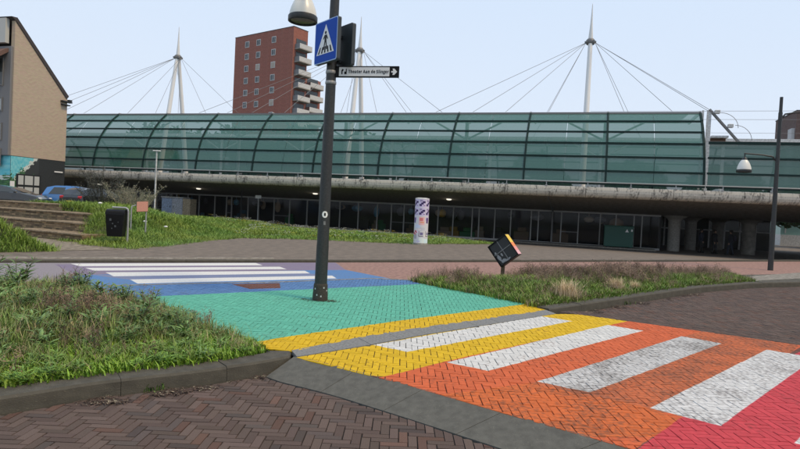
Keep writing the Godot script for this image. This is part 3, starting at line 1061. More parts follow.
	part("post", mb3, M.white_paint, t2)
	mb3 = MB.new()
	mb3.box(Vector3(9.0, 8.0, -47.4), Vector3(1.1, 0.14, 0.8))
	part("shelf", mb3, M.white_paint, t2)
	mb3 = MB.new()
	mb3.box(Vector3(9.25, 7.45, -47.4), Vector3(1.9, 0.16, 0.8))
	part("shelf", mb3, M.white_paint, t2)
	mb3 = MB.new()
	mb3.box(Vector3(8.95, 7.72, -47.6), Vector3(1.0, 0.5, 0.4))
	part("panel", mb3, mat(lin(0.12, 0.06, 0.03), 0.7), t2)
	for q in [[8.7, 9.75], [9.6, 8.75]]:
		mb3 = MB.new()
		mb3.cbox(Vector3(q[0], q[1], -46.9), Vector3(0.36, 0.26, 0.3), 0.03)
		part("camera_box", mb3, M.white_paint, t2)
	for q in [[8.9, 9.7, 10.1, 8.6], [9.9, 8.8, 11.0, 7.7]]:
		mb3 = MB.new()
		var pts := []
		for e in 9:
			var s := e / 8.0
			pts.append(Vector3(lerp(q[0], q[2], sin(s * PI / 2)), lerp(q[1], q[3], 1 - cos(s * PI / 2)), -46.9))
		mb3.tube(pts, [0.02], 5)
		part("cable_loop", mb3, M.wire, t2)
	# overhead wires along the tracks
	for q in [[46.5, 9.75], [46.5, 9.15], [53.5, 9.2], [53.5, 8.5], [46.6, 7.6]]:
		var mb := MB.new()
		mb.tube([Vector3(-30, 0, 0), Vector3(0, -0.03, 0), Vector3(30, 0, 0)], [0.012], 5, false)
		var o := part("overhead_wire", mb, M.wire, self)
		o.position = V(30, q[1], q[0]); o.rotation.y = -ANG
		tag(o, "thin overhead line wire running above the railway tracks", "wire", "overhead line wires")

# ---------------------------------------------------------------- shops under the viaduct
func build_shops() -> void:
	var t := vthing("station_shopfront", "row of dark shop windows with grey frames under the viaduct", "shopfront", 0, 0, 0)
	var u0 := -62.0; var u1 := 5.3
	var d := 46.0
	var mb := MB.new()
	mb.box(Vector3((u0 + u1) / 2, -0.37, -d), Vector3(u1 - u0, 0.14, 0.16))
	part("sill", mb, M.mullion, t)
	mb = MB.new()
	mb.box(Vector3((u0 + u1) / 2, 2.07, -d), Vector3(u1 - u0, 0.12, 0.14))
	part("head_rail", mb, M.mullion, t)
	mb = MB.new()
	mb.box(Vector3((u0 + u1) / 2, 0.85, -52.0), Vector3(u1 - u0, 2.7, 0.2))
	mb.box(Vector3((u0 + u1) / 2, -0.43, -49.0), Vector3(u1 - u0, 0.06, 6.0))
	mb.box(Vector3(u0, 0.85, -49.0), Vector3(0.2, 2.5, 6.0))
	mb.box(Vector3(u1, 0.85, -49.1), Vector3(0.2, 2.5, 5.6))
	part("interior_wall", mb, M.interior, t)
	var r := RandomNumberGenerator.new()
	r.seed = 5
	var u := u0
	var k := 0
	while u < u1 - 0.2:
		var w: float = [1.25, 1.55, 1.1, 1.7, 0.55][r.randi() % 5]
		if u + w > u1 - 0.6: w = u1 - u
		mb = MB.new()
		mb.box(Vector3(u, 0.85, -d), Vector3(0.075, 2.36, 0.12))
		part("mullion", mb, M.mullion, t)
		mb = MB.new()
		mb.quad(Vector3(u + 0.05, -0.28, -d), Vector3(u + w - 0.05, -0.28, -d), Vector3(u + w - 0.05, 2.0, -d), Vector3(u + 0.05, 2.0, -d))
		part("pane", mb, M.shop_glass, t)
		if r.randf() < 0.25:
			mb = MB.new()
			mb.box(Vector3(u + w / 2, 0.55, -d + 0.01), Vector3(w, 0.06, 0.07))
			part("transom", mb, M.grey_metal, t)
		u += w
		k += 1
	# goods and posters behind the glass
	var goods := [Color(0.36, 0.24, 0.15), Color(0.75, 0.46, 0.04), Color(0.03, 0.34, 0.10), Color(0.08, 0.28, 0.42), Color(0.55, 0.45, 0.33), Color(0.20, 0.20, 0.22), Color(0.55, 0.42, 0.30), Color(0.05, 0.05, 0.06)]
	for e in 60:
		var gu := r.randf_range(-45.0, 4.6)
		var gd := r.randf_range(46.35, 47.4)
		var hi := r.randf() < 0.7
		var sz := Vector3(r.randf_range(0.5, 1.3), r.randf_range(0.4, 1.0), r.randf_range(0.1, 0.4))
		var q: Color = goods[r.randi() % goods.size()]
		mb = MB.new()
		if hi:
			mb.lathe([[0.02, -sz.y * 0.5], [sz.x * 0.3, -sz.y * 0.42], [sz.x * 0.46, -sz.y * 0.1], [sz.x * 0.42, sz.y * 0.25], [sz.x * 0.2, sz.y * 0.46], [0.02, sz.y * 0.5]], 12, Transform3D(Basis.from_scale(Vector3(1, 1, 0.5)), Vector3.ZERO))
			mb.box(Vector3(0, sz.y / 2 + 0.6, 0), Vector3(0.02, 1.2, 0.02))
			var o := part("hanging_display", mb, mat(lin(q.r, q.g, q.b), 0.7), t)
			o.position = Vector3(gu, 1.95 - sz.y / 2 - 0.15, -gd)
		else:
			mb.cbox(Vector3(0, sz.y / 2, 0), sz, 0.03)
			mb.cbox(Vector3(0.05, sz.y + 0.16, 0), Vector3(sz.x * 0.6, 0.32, sz.z * 0.8), 0.04)
			var o := part("display_stand", mb, mat(lin(q.r * 0.3, q.g * 0.3, q.b * 0.3), 0.7), t)
			o.position = Vector3(gu, -0.4, -gd)
	# raised pale step before the right end
	mb = MB.new()
	mb.cbox(Vector3(-0.6, -0.40, -44.9), Vector3(11.0, 0.14, 1.6), 0.02)
	part("step", mb, M.kerb_light, t)
	# dark green steel container before the windows
	var g := vthing("green_container", "dark green steel box container before the shop windows", "container", 2.4, -0.33, 44.6)
	mb = MB.new()
	mb.cbox(Vector3(0, 0.78, 0), Vector3(1.95, 1.46, 0.9), 0.03)
	part("body", mb, mat(lin(0.012, 0.085, 0.06), 0.5), g)
	mb = MB.new()
	mb.cbox(Vector3(0, 1.53, 0), Vector3(2.03, 0.06, 0.98), 0.02)
	part("lid", mb, mat(lin(0.02, 0.10, 0.07), 0.5), g)
	mb = MB.new()
	mb.prism(v2([0.42, 1.12, 0.66, 1.12, 0.54, 1.34]), 0.452, 0.456)
	part("warning_label", mb, M.white, g)
	mb = MB.new()
	mb.box(Vector3(0.86, 1.25, 0.454), Vector3(0.10, 0.16, 0.006))
	part("label", mb, M.white, g)
	for s in [-1, 1]:
		mb = MB.new()
		mb.box(Vector3(s * 0.8, 0.025, 0), Vector3(0.15, 0.05, 0.8))
		part("foot", mb, M.dark_metal, g)
	# glazed hall beyond the passage
	var h := vthing("passage_glazing", "white framed glazing at the back of the passage under the viaduct", "glazing", 10.1, -0.44, 58.0)
	mb = MB.new()
	mb.box(Vector3(0, 1.3, -0.6), Vector3(11.0, 2.8, 0.1))
	part("back_wall", mb, mat(lin(0.10, 0.10, 0.095), 0.8), h)
	for e in 10:
		mb = MB.new()
		mb.box(Vector3(-5.5 + e * 1.22, 1.28, 0), Vector3(0.12, 2.56, 0.1))
		part("post", mb, M.white_paint, h)
		if e < 9:
			mb = MB.new()
			mb.quad(Vector3(-5.44 + e * 1.22, 0.05, 0), Vector3(-4.34 + e * 1.22, 0.05, 0), Vector3(-4.34 + e * 1.22, 2.5, 0), Vector3(-5.44 + e * 1.22, 2.5, 0))
			part("pane", mb, M.shop_glass, h)
	mb = MB.new()
	mb.box(Vector3(0, 1.6, 0.03), Vector3(11.0, 0.1, 0.06))
	part("transom", mb, M.white_paint, h)

# ---------------------------------------------------------------- masts
func build_masts() -> void:
	var us := [-40.4, -20.45, -0.3]
	var labels := ["slender white cable mast standing beside the brick flats, its two legs showing apart", "white cable mast rising behind the lamp post with the blue crossing sign", "tall white cable mast rising above the glass screen over the green container"]
	for k in 3:
		var t := vthing("cable_mast", labels[k], "mast", us[k], 3.4, 50.0, "white cable masts on the station")
		var mb := MB.new()
		for s in [-1, 1]:
			mb = MB.new()
			mb.tube([Vector3(0, 0, s * 2.1), Vector3(0, 6.5, s * 1.12), Vector3(0, 12.5, s * 0.14)], [0.24, 0.22, 0.17], 12)
			part("leg", mb, M.white, t)
		mb = MB.new()
		mb.lathe([[0.30, 12.4], [0.36, 12.5], [0.36, 12.72], [0.25, 12.85]], 16, Transform3D.IDENTITY)
		for s in 8:
			mb.box(Vector3(cos(s * TAU / 8) * 0.38, 12.58, sin(s * TAU / 8) * 0.38), Vector3(0.14, 0.16, 0.14))
		part("cable_head", mb, M.grey_metal, t)
		mb = MB.new()
		mb.tube([Vector3(0, 12.8, 0), Vector3(0, 14.0, 0), Vector3(0, 15.7, 0)], [0.20, 0.10, 0.02], 10)
		part("spire", mb, M.white, t)
		for s in [-1, 1]:
			for du in [2.4, 5.3, 7.6, 10.3]:
				for dd in ([-9.1] if du != 5.3 else [-9.1, 9.1]):
					if k == 2 and s * du > 8: du = 7.4
					mb = MB.new()
					mb.tube([Vector3(s * 0.35, 12.55, 0), Vector3(s * du, 5.35, -dd if dd < 0 else -dd)], [0.016], 5, false)
					part("cable", mb, M.wire, t)

# ---------------------------------------------------------------- house on the left
func build_house() -> void:
	# frame: x runs along the gable end (to the right and away), z points out of the gable wall
	var o := Vector3(-27.55, 0.5, -41.0)
	var dir := Vector3(1.22, 0, -4.5).normalized()
	var t := thing("brick_house", "tan brick house end with one sloping roof edge above a painted dark base", "house", o, atan2(-dir.z, dir.x))
	var w := 4.66
	var mb := MB.new()
	mb.prism(v2([0, 3.55, w, 3.55, w, 8.5, w - 0.25, 8.55, 0.0, 13.0]), -0.3, 0.0)
	part("gable_wall", mb, M.tan_brick, t)
	mb = MB.new()
	mb.box(Vector3(w / 2, 1.77, -0.17), Vector3(w, 3.54, 0.3))
	var base := part("base_wall", mb, M.charcoal, t)
	mb = MB.new()
	mb.box(Vector3(0.15, 1.77, -3.65), Vector3(0.3, 3.54, 6.6))
	part("base_wall", mb, M.charcoal, t)
	# long front: grey rendered wall with a tall window strip
	mb = MB.new()
	mb.box(Vector3(-0.02, 7.35, -3.8), Vector3(0.3, 7.6, 7.4))
	part("front_wall", mb, mat(lin(0.20, 0.20, 0.205), 0.8), t)
	mb = MB.new()
	mb.box(Vector3(w - 0.15, 4.2, -3.8), Vector3(0.3, 8.6, 7.0))
	part("rear_wall", mb, M.tan_brick, t)
	# roof plane and its dark verge
	mb = MB.new()
	mb.prism(v2([-0.35, 13.15, 0.1, 13.2, w + 0.1, 8.6, w - 0.1, 8.4, 0.0, 12.95]), -8.0, 0.06)
	part("roof", mb, mat(lin(0.05, 0.04, 0.04), 0.8), t)
	mb = MB.new()
	mb.prism(v2([0.15, 11.15, -0.5, 10.85, -1.7, 9.9, -1.6, 9.7, 0.1, 10.95]), -7.8, -0.32)
	part("lower_roof", mb, mat(lin(0.15, 0.085, 0.065), 0.85), t)
	mb = MB.new()
	mb.box(Vector3(-0.25, 12.2, -3.9), Vector3(0.3, 1.7, 7.0))
	part("dormer_panel", mb, mat(lin(0.5, 0.5, 0.47), 0.6), t)
	for q in [[9.9, 1.9, M.window], [7.6, 0.85, M.blind], [5.7, 1.1, M.blind], [3.9, 1.1, M.blind]]:
		var yy: float = q[0] - 0.5
		mb = MB.new()
		mb.box(Vector3(-0.19, yy, -1.6), Vector3(0.06, q[1], 1.7))
		var win := part("window", mb, q[2], t)
		mb = MB.new()
		for e in [-0.88, 0.0, 0.88]: mb.box(Vector3(-0.22, yy, -1.6 + e), Vector3(0.06, q[1] + 0.14, 0.08))
		for e in [-1, 1]: mb.box(Vector3(-0.215, yy + e * q[1] / 2, -1.6), Vector3(0.06, 0.08, 1.7))
		part("frame", mb, M.grey_metal, win)
	# painted picture on the base: turquoise sky, pale edge, dark green tree tops
	var im := Image.create(256, 192, false, Image.FORMAT_RGB8)
	var nz := FastNoiseLite.new()
	nz.seed = 3; nz.frequency = 0.035; nz.fractal_octaves = 4
	for y in 192:
		for x in 256:
			var edge: float = 250.0 - y * 1.55 + nz.get_noise_2d(x, y) * 34
			var c := lin(0.035, 0.042, 0.045)
			if x < edge: c = lin(0.10, 0.50, 0.60).lerp(lin(0.25, 0.62, 0.66), clamp(nz.get_noise_2d(x + 400, y) + 0.5, 0, 1))
			if x < edge and x > edge - 40: c = lin(0.6, 0.66, 0.62)
			var tree: float = 92.0 + nz.get_noise_2d(x * 2.2, y * 2.2) * 46.0 + 26.0 * sin(x * 0.045)
			if y > tree and x < 215: c = lin(0.03, 0.10, 0.045) if nz.get_noise_2d(x * 3.0 + 90, y * 3.0) < 0.1 else lin(0.07, 0.19, 0.06)
			im.set_pixel(x, y, c)
	var pm := mat(Color.WHITE, 0.8)
	pm.albedo_texture = ImageTexture.create_from_image(im)
	mb = MB.new()
	mb.quad_uv(Vector3(0.01, 1.0, -0.012), Vector3(2.3, 1.0, -0.012), Vector3(2.3, 3.52, -0.012), Vector3(0.01, 3.52, -0.012))
	mb.quad_uv(Vector3(-0.008, 1.0, -3.3), Vector3(-0.008, 1.0, -0.02), Vector3(-0.008, 3.52, -0.02), Vector3(-0.008, 3.52, -3.3), Rect2(0, 0, 0.2, 1))
	part("wall_painting", mb, pm, base)
	# ground floor window: three by two panes
	var wd := MB.new()
	wd.cbox(Vector3(1.45, 1.45, 0.0), Vector3(2.0, 1.72, 0.10), 0.01)
	var wf := part("window", wd, M.dark_metal, t)
	for e in 3:
		for f in 2:
			mb = MB.new()
			mb.box(Vector3(1.45 + [-0.66, 0.0, 0.66][e], 1.05 + f * 0.82, 0.055), Vector3([0.42, 0.66, 0.42][e], 0.66, 0.02))
			part("pane", mb, M.blind, wf)
	mb = MB.new()
	mb.box(Vector3(0.16, 1.3, 0.01), Vector3(0.34, 0.9, 0.03))
	part("notice", mb, M.white, t)
	mb = MB.new()
	mb.box(Vector3(4.05, 2.68, 0.02), Vector3(0.75, 0.10, 0.04))
	part("name_plate", mb, M.white, t)
	# gutter bracket at the eave
	mb = MB.new()
	mb.box(Vector3(w - 0.2, 8.15, 0.1), Vector3(0.9, 0.10, 0.3))
	mb.box(Vector3(w - 0.25, 7.9, 0.1), Vector3(0.7, 0.08, 0.25))
	mb.box(Vector3(w + 0.2, 8.3, -0.1), Vector3(0.25, 0.12, 0.5))
	part("gutter", mb, M.dark_metal, t)

# ---------------------------------------------------------------- brick flats
func build_tower() -> void:
	var c := Vector3(-26.6, -0.6, -135.0)
	var l := Vector3(-43.5, -0.6, -147.0)
	var dir := (c - l)
	dir.y = 0
	var len_ := dir.length()
	dir = dir.normalized()
	var t := thing("apartment_tower", "red brown brick block of flats with small square windows and white balconies", "building", l, atan2(-dir.z, dir.x))
	var deep := 4.6
	var mb := MB.new()
	mb.box(Vector3(len_ / 2, 21.6, -deep / 2), Vector3(len_, 43.2, deep))
	part("wall", mb, M.red_brick, t)
	mb = MB.new()
	mb.box(Vector3(len_ / 2, 43.27, -deep / 2), Vector3(len_ + 0.1, 0.14, deep + 0.1))
	part("roof_edge", mb, M.dark_metal, t)
	mb = MB.new()
	for k in 5: mb.box(Vector3(4.5 + k * 1.4, 43.8, -3), Vector3(0.06, 1.0, 0.06))
	mb.box(Vector3(7.3, 44.3, -3), Vector3(5.8, 0.06, 0.06))
	part("roof_railing", mb, M.galv, t)
	for row in 14:
		var y := 41.0 - row * 2.97
		if y < 1.0: break
		for col in 3:
			var x: float = len_ * [0.225, 0.425, 0.685][col]
			mb = MB.new()
			mb.box(Vector3(x, y, 0.03), Vector3(1.45, 1.5, 0.12))
			var f := part("window_frame", mb, M.white_paint, t)
			mb = MB.new()
			if (row * 3 + col * 5) % 7 == 4 or (row == 2 and col > 0):
				mb.box(Vector3(x, y, 0.10), Vector3(1.15, 1.2, 0.04))
				part("blind", mb, mat(lin(0.42, 0.36, 0.30), 0.8), f)
			else:
				mb.box(Vector3(x - 0.25, y, 0.10), Vector3(0.62, 1.2, 0.04))
				part("pane", mb, M.window, f)
				mb = MB.new()
				mb.box(Vector3(x + 0.38, y, 0.10), Vector3(0.38, 1.2, 0.04))
				part("pane", mb, M.window, f)
	# lower rear wing
	mb = MB.new()
	mb.box(Vector3(len_ - 6.4, 16.6, -deep - 3.8), Vector3(8.0, 33.2, 7.5))
	part("rear_wing", mb, M.red_brick, t)
	for row in 13:
		var y := 38.2 - row * 2.97
		if y < 2: break
		balcony(t, Vector3(len_, y, -2.5), 4.0)
		if row > 1: balcony(t, Vector3(len_ - 2.4, y - 1.5, -deep - 4.6), 4.6)

func balcony(t: Node3D, at: Vector3, w: float) -> void:
	var mb := MB.new()
	mb.box(at + Vector3(0.85, 0, 0), Vector3(1.7, 0.22, w))
	var slab := part("balcony", mb, M.concrete, t)
	mb = MB.new()
	mb.box(at + Vector3(1.66, 0.62, 0), Vector3(0.08, 1.05, w))
	part("front_panel", mb, M.white_paint, slab)
	for s in [-1, 1]:
		mb = MB.new()
		mb.box(at + Vector3(0.85, 0.62, s * (w / 2 - 0.05)), Vector3(1.6, 1.05, 0.06))
		part("side_panel", mb, M.grey_metal, slab)
	mb = MB.new()
	mb.box(at + Vector3(0.03, 1.35, 0), Vector3(0.12, 2.3, w * 0.8))
	part("balcony_door", mb, M.window, slab)

# ---------------------------------------------------------------- beyond the viaduct
func build_backdrop() -> void:
	var t := vthing("brick_block", "dark red brick building end rising above the glass wall at the right", "building", 34.0, -0.6, 118.0)
	var mb := MB.new()
	mb.box(Vector3(5.1, 11.5, -6), Vector3(9.4, 23.0, 11.8))
	part("wall", mb, M.dark_brick, t)
	mb = MB.new()
	mb.box(Vector3(0.2, 10.0, -1.6), Vector3(0.6, 20.0, 2.0))
	part("stair_panel", mb, mat(lin(0.5, 0.5, 0.5), 0.7), t)
	mb = MB.new()
	mb.box(Vector3(5.1, 23.05, -6), Vector3(9.6, 0.12, 12.0))
	part("roof_edge", mb, M.dark_metal, t)
	for row in 6:
		for col in 3:
			mb = MB.new()
			mb.box(Vector3(2.2 + col * 2.9, 20.5 - row * 3.0, -0.08), Vector3(1.5, 1.4, 0.12))
			part("window", mb, M.window, t)
	t = vthing("low_building", "pale low building with pale green glass band seen beyond the viaduct", "building", 30.0, -0.6, 82.0)
	mb = MB.new()
	mb.box(Vector3(2, 0.75, -3), Vector3(18, 1.5, 6))
	part("wall", mb, M.white_paint, t)
	mb = MB.new()
	mb.box(Vector3(2, 2.35, -2.9), Vector3(18, 1.7, 5.6))
	part("glass_band", mb, mat(lin(0.28, 0.46, 0.40), 0.3), t)
	mb = MB.new()
	mb.box(Vector3(2, 3.28, -3), Vector3(18.4, 0.16, 6.4))
	part("roof", mb, M.white_paint, t)
	for k in 6:
		mb = MB.new()
		mb.box(Vector3(-6.5 + k * 3.0, 2.45, -0.05), Vector3(0.12, 1.5, 0.12))
		part("mullion", mb, M.white_paint, t)
	# trees behind the tracks
	var spots := [[-64, 76, 13.5], [-52, 74, 13.0], [-41, 77, 13.5], [-30, 75, 12.0], [-18, 78, 11.0], [-6, 76, 9.8], [5, 77, 9.4], [15, 75, 8.8], [25, 76, 8.4]]
	var names := ["leafy green tree behind the glass screen, next to the tan house", "leafy green tree seen through the darkest panes of the glass screen", "tall leafy tree behind the glass screen before the left mast", "leafy tree behind the glass screen between the left mast and brick flats", "leafy tree behind the glass screen beside the middle mast", "low leafy tree behind the glass screen near the right mast", "leafy tree behind the end of the glass screen", "leafy tree showing green through the low glass wall", "leafy tree behind the low glass wall beside the far lamp post"]
	for k in spots.size():
		tree(names[k], V(spots[k][0], -0.55, spots[k][1]), spots[k][2], 40 + k)

func tree(label: String, at: Vector3, h: float, seed_: int) -> void:
	var r := RandomNumberGenerator.new()
	r.seed = seed_
	var t := thing("leafy_tree", label, "tree", at, r.randf() * TAU, "trees behind the station")
	var mb := MB.new()
	mb.tube([Vector3.ZERO, Vector3(0.1, h * 0.3, 0), Vector3(0, h * 0.6, 0.1), Vector3(0.1, h * 0.9, 0)], [0.25, 0.19, 0.12, 0.04], 8)
	for k in 9:
		var a := r.randf() * TAU
		var y0 := h * r.randf_range(0.25, 0.6)
		var tip := Vector3(cos(a) * h * 0.3, y0 + h * r.randf_range(0.12, 0.3), sin(a) * h * 0.3)
		mb.tube([Vector3(0, y0, 0), tip * Vector3(0.5, 1, 0.5), tip], [0.09, 0.06, 0.02], 5)
	part("trunk", mb, M.wood, t)
	mb = MB.new()
	var clumps := []
	for k in 64:
		var a := r.randf() * TAU
		var el := r.randf_range(-0.6, 1.0)
		var rad := h * 0.46 * sqrt(max(0.05, 1 - el * el)) * r.randf_range(0.55, 1.05)
		clumps.append([Vector3(cos(a) * rad, h * 0.60 + el * h * 0.36, sin(a) * rad), r.randf_range(0.08, 0.14) * h])
	for cl in clumps:
		for k in 75:
			var d: Vector3 = Vector3(r.randfn(), r.randfn(), r.randfn()).normalized() * cl[1] * pow(r.randf(), 0.4)
			var p: Vector3 = cl[0] + d
			var s := r.randf_range(0.2, 0.42)
			var x := Vector3(r.randfn(), r.randfn(), r.randfn()).normalized()
			var y := x.cross(Vector3(r.randfn(), r.randfn(), r.randfn())).normalized()
			var f := r.randf_range(0.6, 1.3)
			mb.col = Color(0.045 * f, 0.085 * f, 0.025 * f)
			mb.quad(p - x * s, p - y * s * 0.6, p + x * s, p + y * s * 0.6)
	part("crown", mb, M.leaf, t)

# ---------------------------------------------------------------- street lamps
func bell_lamp(parent: Node3D, at: Vector3) -> void:
	# at: where the hanger meets the arm; the lamp hangs below
	var mb := MB.new()
	mb.tube([at, at + Vector3(0, -0.16, 0)], [0.022], 8)
	mb.lathe([[0.10, -0.24], [0.085, -0.18], [0.05, -0.14], [0.03, -0.12]], 14, Transform3D(Basis.IDENTITY, at))
	var l := part("lamp_head", mb, M.dark_metal, parent)
	mb = MB.new()
	mb.lathe([[0.245, -0.62], [0.24, -0.55], [0.215, -0.46], [0.175, -0.36], [0.13, -0.28], [0.09, -0.23]], 24, Transform3D(Basis.IDENTITY, at))
	part("lamp_shade", mb, M.lamp_shade, l)
	mb = MB.new()
	mb.lathe([[0.235, -0.71], [0.262, -0.70], [0.262, -0.615], [0.246, -0.60]], 24, Transform3D(Basis.IDENTITY, at))
	part("rim", mb, M.pole, l)
	mb = MB.new()
	mb.lathe([[0.0, -0.70], [0.12, -0.695], [0.24, -0.685]], 24, Transform3D(Basis.IDENTITY, at))
	part("lens", mb, mat(lin(0.06, 0.06, 0.055), 0.2), l)

func lamp_post(label: String, at: Vector3, low_arm: float, high_arm: float, top: float, low_dir: Vector3, r0: float, r1: float, tilt := 0.0) -> Node3D:
	var t := thing("street_lamp", label, "street lamp", at, 0.0, "dark two-armed street lamps")
	t.rotation.z = tilt
	var mb := MB.new()
	mb.tube([Vector3(0, -0.15, 0), Vector3(0, 0.9, 0), Vector3(0, 0.96, 0), Vector3(0, low_arm, 0), Vector3(0, top, 0)], [r0, r0 * 0.96, r0 * 0.93, lerp(r0, r1, 0.72), r1], 24)
	part("pole", mb, M.pole, t)
	for k in [[low_arm, low_dir, 1.15], [high_arm, -low_dir, 1.3]]:
		var d: Vector3 = k[1]
		mb = MB.new()
		mb.tube([Vector3(0, k[0] - 0.22, 0), Vector3(0, k[0], 0) + d * 0.16, Vector3(0, k[0] + 0.06, 0) + d * 0.5, Vector3(0, k[0] + 0.10, 0) + d * k[2]], [0.035, 0.032, 0.028, 0.024], 8)
		mb.tube([Vector3(0, k[0] - 0.26, 0), Vector3(0, k[0] + 0.06, 0)], [r1 + 0.016], 16)
		var arm := part("arm", mb, M.pole, t)
		bell_lamp(arm, Vector3(0, k[0] + 0.09, 0) + d * (k[2] - 0.03))
	return t

func build_lamps() -> void:
	var t := lamp_post("thick dark street lamp post standing in the teal paving", Vector3(-1.26, 0, -9.6), 5.44, 6.8, 7.4, Vector3(-0.60, 0, -0.80), 0.105, 0.06, -0.003)
	var mb := MB.new()
	mb.lathe([[0.128, 0.0], [0.125, 0.10], [0.116, 0.24], [0.112, 0.27], [0.106, 0.28]], 24)
	part("base_collar", mb, grain(lin(0.07, 0.06, 0.05), 0.8, M.g2, 0.2), t)
	# worn lichen flecks and stickers
	for q in [[1.0, 0.22], [1.9, 0.10], [0.5, 0.17], [1.35, 0.08], [2.2, 0.2]]:
		mb = MB.new()
		curved_label(mb, 0.126, q[0], q[1], 0.02, 0.025)
		part("paint_chip", mb, M.white_paint, t)
	mb = MB.new()
	curved_label(mb, 0.0835, 1.25, 2.86, 0.07, 0.10)
	part("sticker", mb, M.white, t)
	mb = MB.new()
	curved_label(mb, 0.0975, 1.32, 1.42, 0.10, 0.11, true)
	var st := part("round_sticker", mb, M.white, t)
	mb = MB.new()
	curved_label(mb, 0.0983, 1.32, 1.42, 0.028, 0.05)
	part("mark", mb, M.black, st)
	mb = MB.new()
	curved_label(mb, 0.098, 1.32, 1.28, 0.035, 0.06)
	part("sticker", mb, M.grey_metal, t)
	mb = MB.new()
	mb.lathe([[0.075, 3.55], [0.092, 3.56], [0.092, 3.60], [0.075, 3.61]], 20)
	mb.lathe([[0.075, 3.72], [0.092, 3.73], [0.092, 3.77], [0.075, 3.78]], 20)
	part("clamp_band", mb, M.galv, t)
	lamp_post("dark street lamp post standing on the pavement beyond the weedy bed", Vector3(13.97, 0.02, -21.83), 4.22, 5.82, 6.45, Vector3(-0.98, 0, -0.2), 0.095, 0.055, 0.0)
	# thin white mast lamp behind the shrubs
	var w := thing("white_lamp_post", "thin white lamp post with short crossbar behind the grey shrub", "street lamp", Vector3(-16.05, -0.1, -38.0))
	mb = MB.new()
	mb.tube([Vector3(0, -0.1, 0), Vector3(0, 4.7, 0)], [0.06, 0.045], 10)
	part("pole", mb, M.white_paint, w)
	mb = MB.new()
	mb.cbox(Vector3(0, 4.72, 0), Vector3(0.5, 0.09, 0.16), 0.03)
	part("lamp_head", mb, M.white_paint, w)
	# slim dark lamp before the shops
	w = vthing("slim_lamp_post", "slim dark lamp post with small pale head leaning out left before the shops", "street lamp", -27.4, gy(-14, -46), 42.5)
	mb = MB.new()
	mb.tube([Vector3(0, -0.1, 0), Vector3(0, 4.3, 0)], [0.055, 0.04], 10)
	part("pole", mb, M.dark_metal, w)
	mb = MB.new()
	mb.tube([Vector3(0, 4.25, 0), Vector3(-0.5, 4.42, 0)], [0.03], 6)
	part("arm", mb, M.dark_metal, w)
	mb = MB.new()
	mb.cbox(Vector3(-0.45, 4.40, 0), Vector3(0.75, 0.13, 0.26), 0.04, Basis(Vector3(0, 0, 1), -0.35))
	part("lamp_head", mb, M.white, w)

# a label that follows the pole's curve; a: angle round the pole (0 = right, PI/2 = towards the camera)
func curved_label(mb: MB, r: float, a: float, y: float, w: float, h: float, roundish := false) -> void:
	var steps := 8
	for k in steps:
		var s0: float = -0.5 + float(k) / steps; var s1: float = -0.5 + float(k + 1) / steps
		var h0: float = h * sqrt(max(0.0, 0.25 - s0 * s0)) if roundish else h / 2
		var h1: float = h * sqrt(max(0.0, 0.25 - s1 * s1)) if roundish else h / 2
		var a0 := a - s0 * w / r; var a1 := a - s1 * w / r
		var p0 := Vector3(cos(a0) * r, y, sin(a0) * r); var p1 := Vector3(cos(a1) * r, y, sin(a1) * r)
		mb.quad(p0 - Vector3(0, h0, 0), p1 - Vector3(0, h1, 0), p1 + Vector3(0, h1, 0), p0 + Vector3(0, h0, 0))

func rounded_rect(w: float, h: float, r: float) -> PackedVector2Array:
	var p := PackedVector2Array()
	for k in [[1, 1, 0], [-1, 1, 1], [-1, -1, 2], [1, -1, 3]]:
		for e in 5:
			var a: float = (k[2] + e / 4.0) * PI / 2
			p.append(Vector2(k[0] * (w / 2 - r) + cos(a) * r, k[1] * (h / 2 - r) + sin(a) * r))
	return p

func text_part(called: String, s: String, size: float, at: Vector3, m: Material, parent: Node3D, width_scale := 1.0) -> void:
	var tm := TextMesh.new()
	tm.text = s
	var f := SystemFont.new()
	f.font_names = PackedStringArray(["Droid Sans"])
	f.font_weight = 600
	tm.font = f
	tm.font_size = 32
	tm.pixel_size = size / 32.0
	tm.depth = 0.003
	tm.horizontal_alignment = HORIZONTAL_ALIGNMENT_LEFT
	var o := MeshInstance3D.new()
	o.name = called
	o.mesh = tm
	o.material_override = m
	parent.add_child(o, true)
	o.position = at
	o.scale.x = width_scale

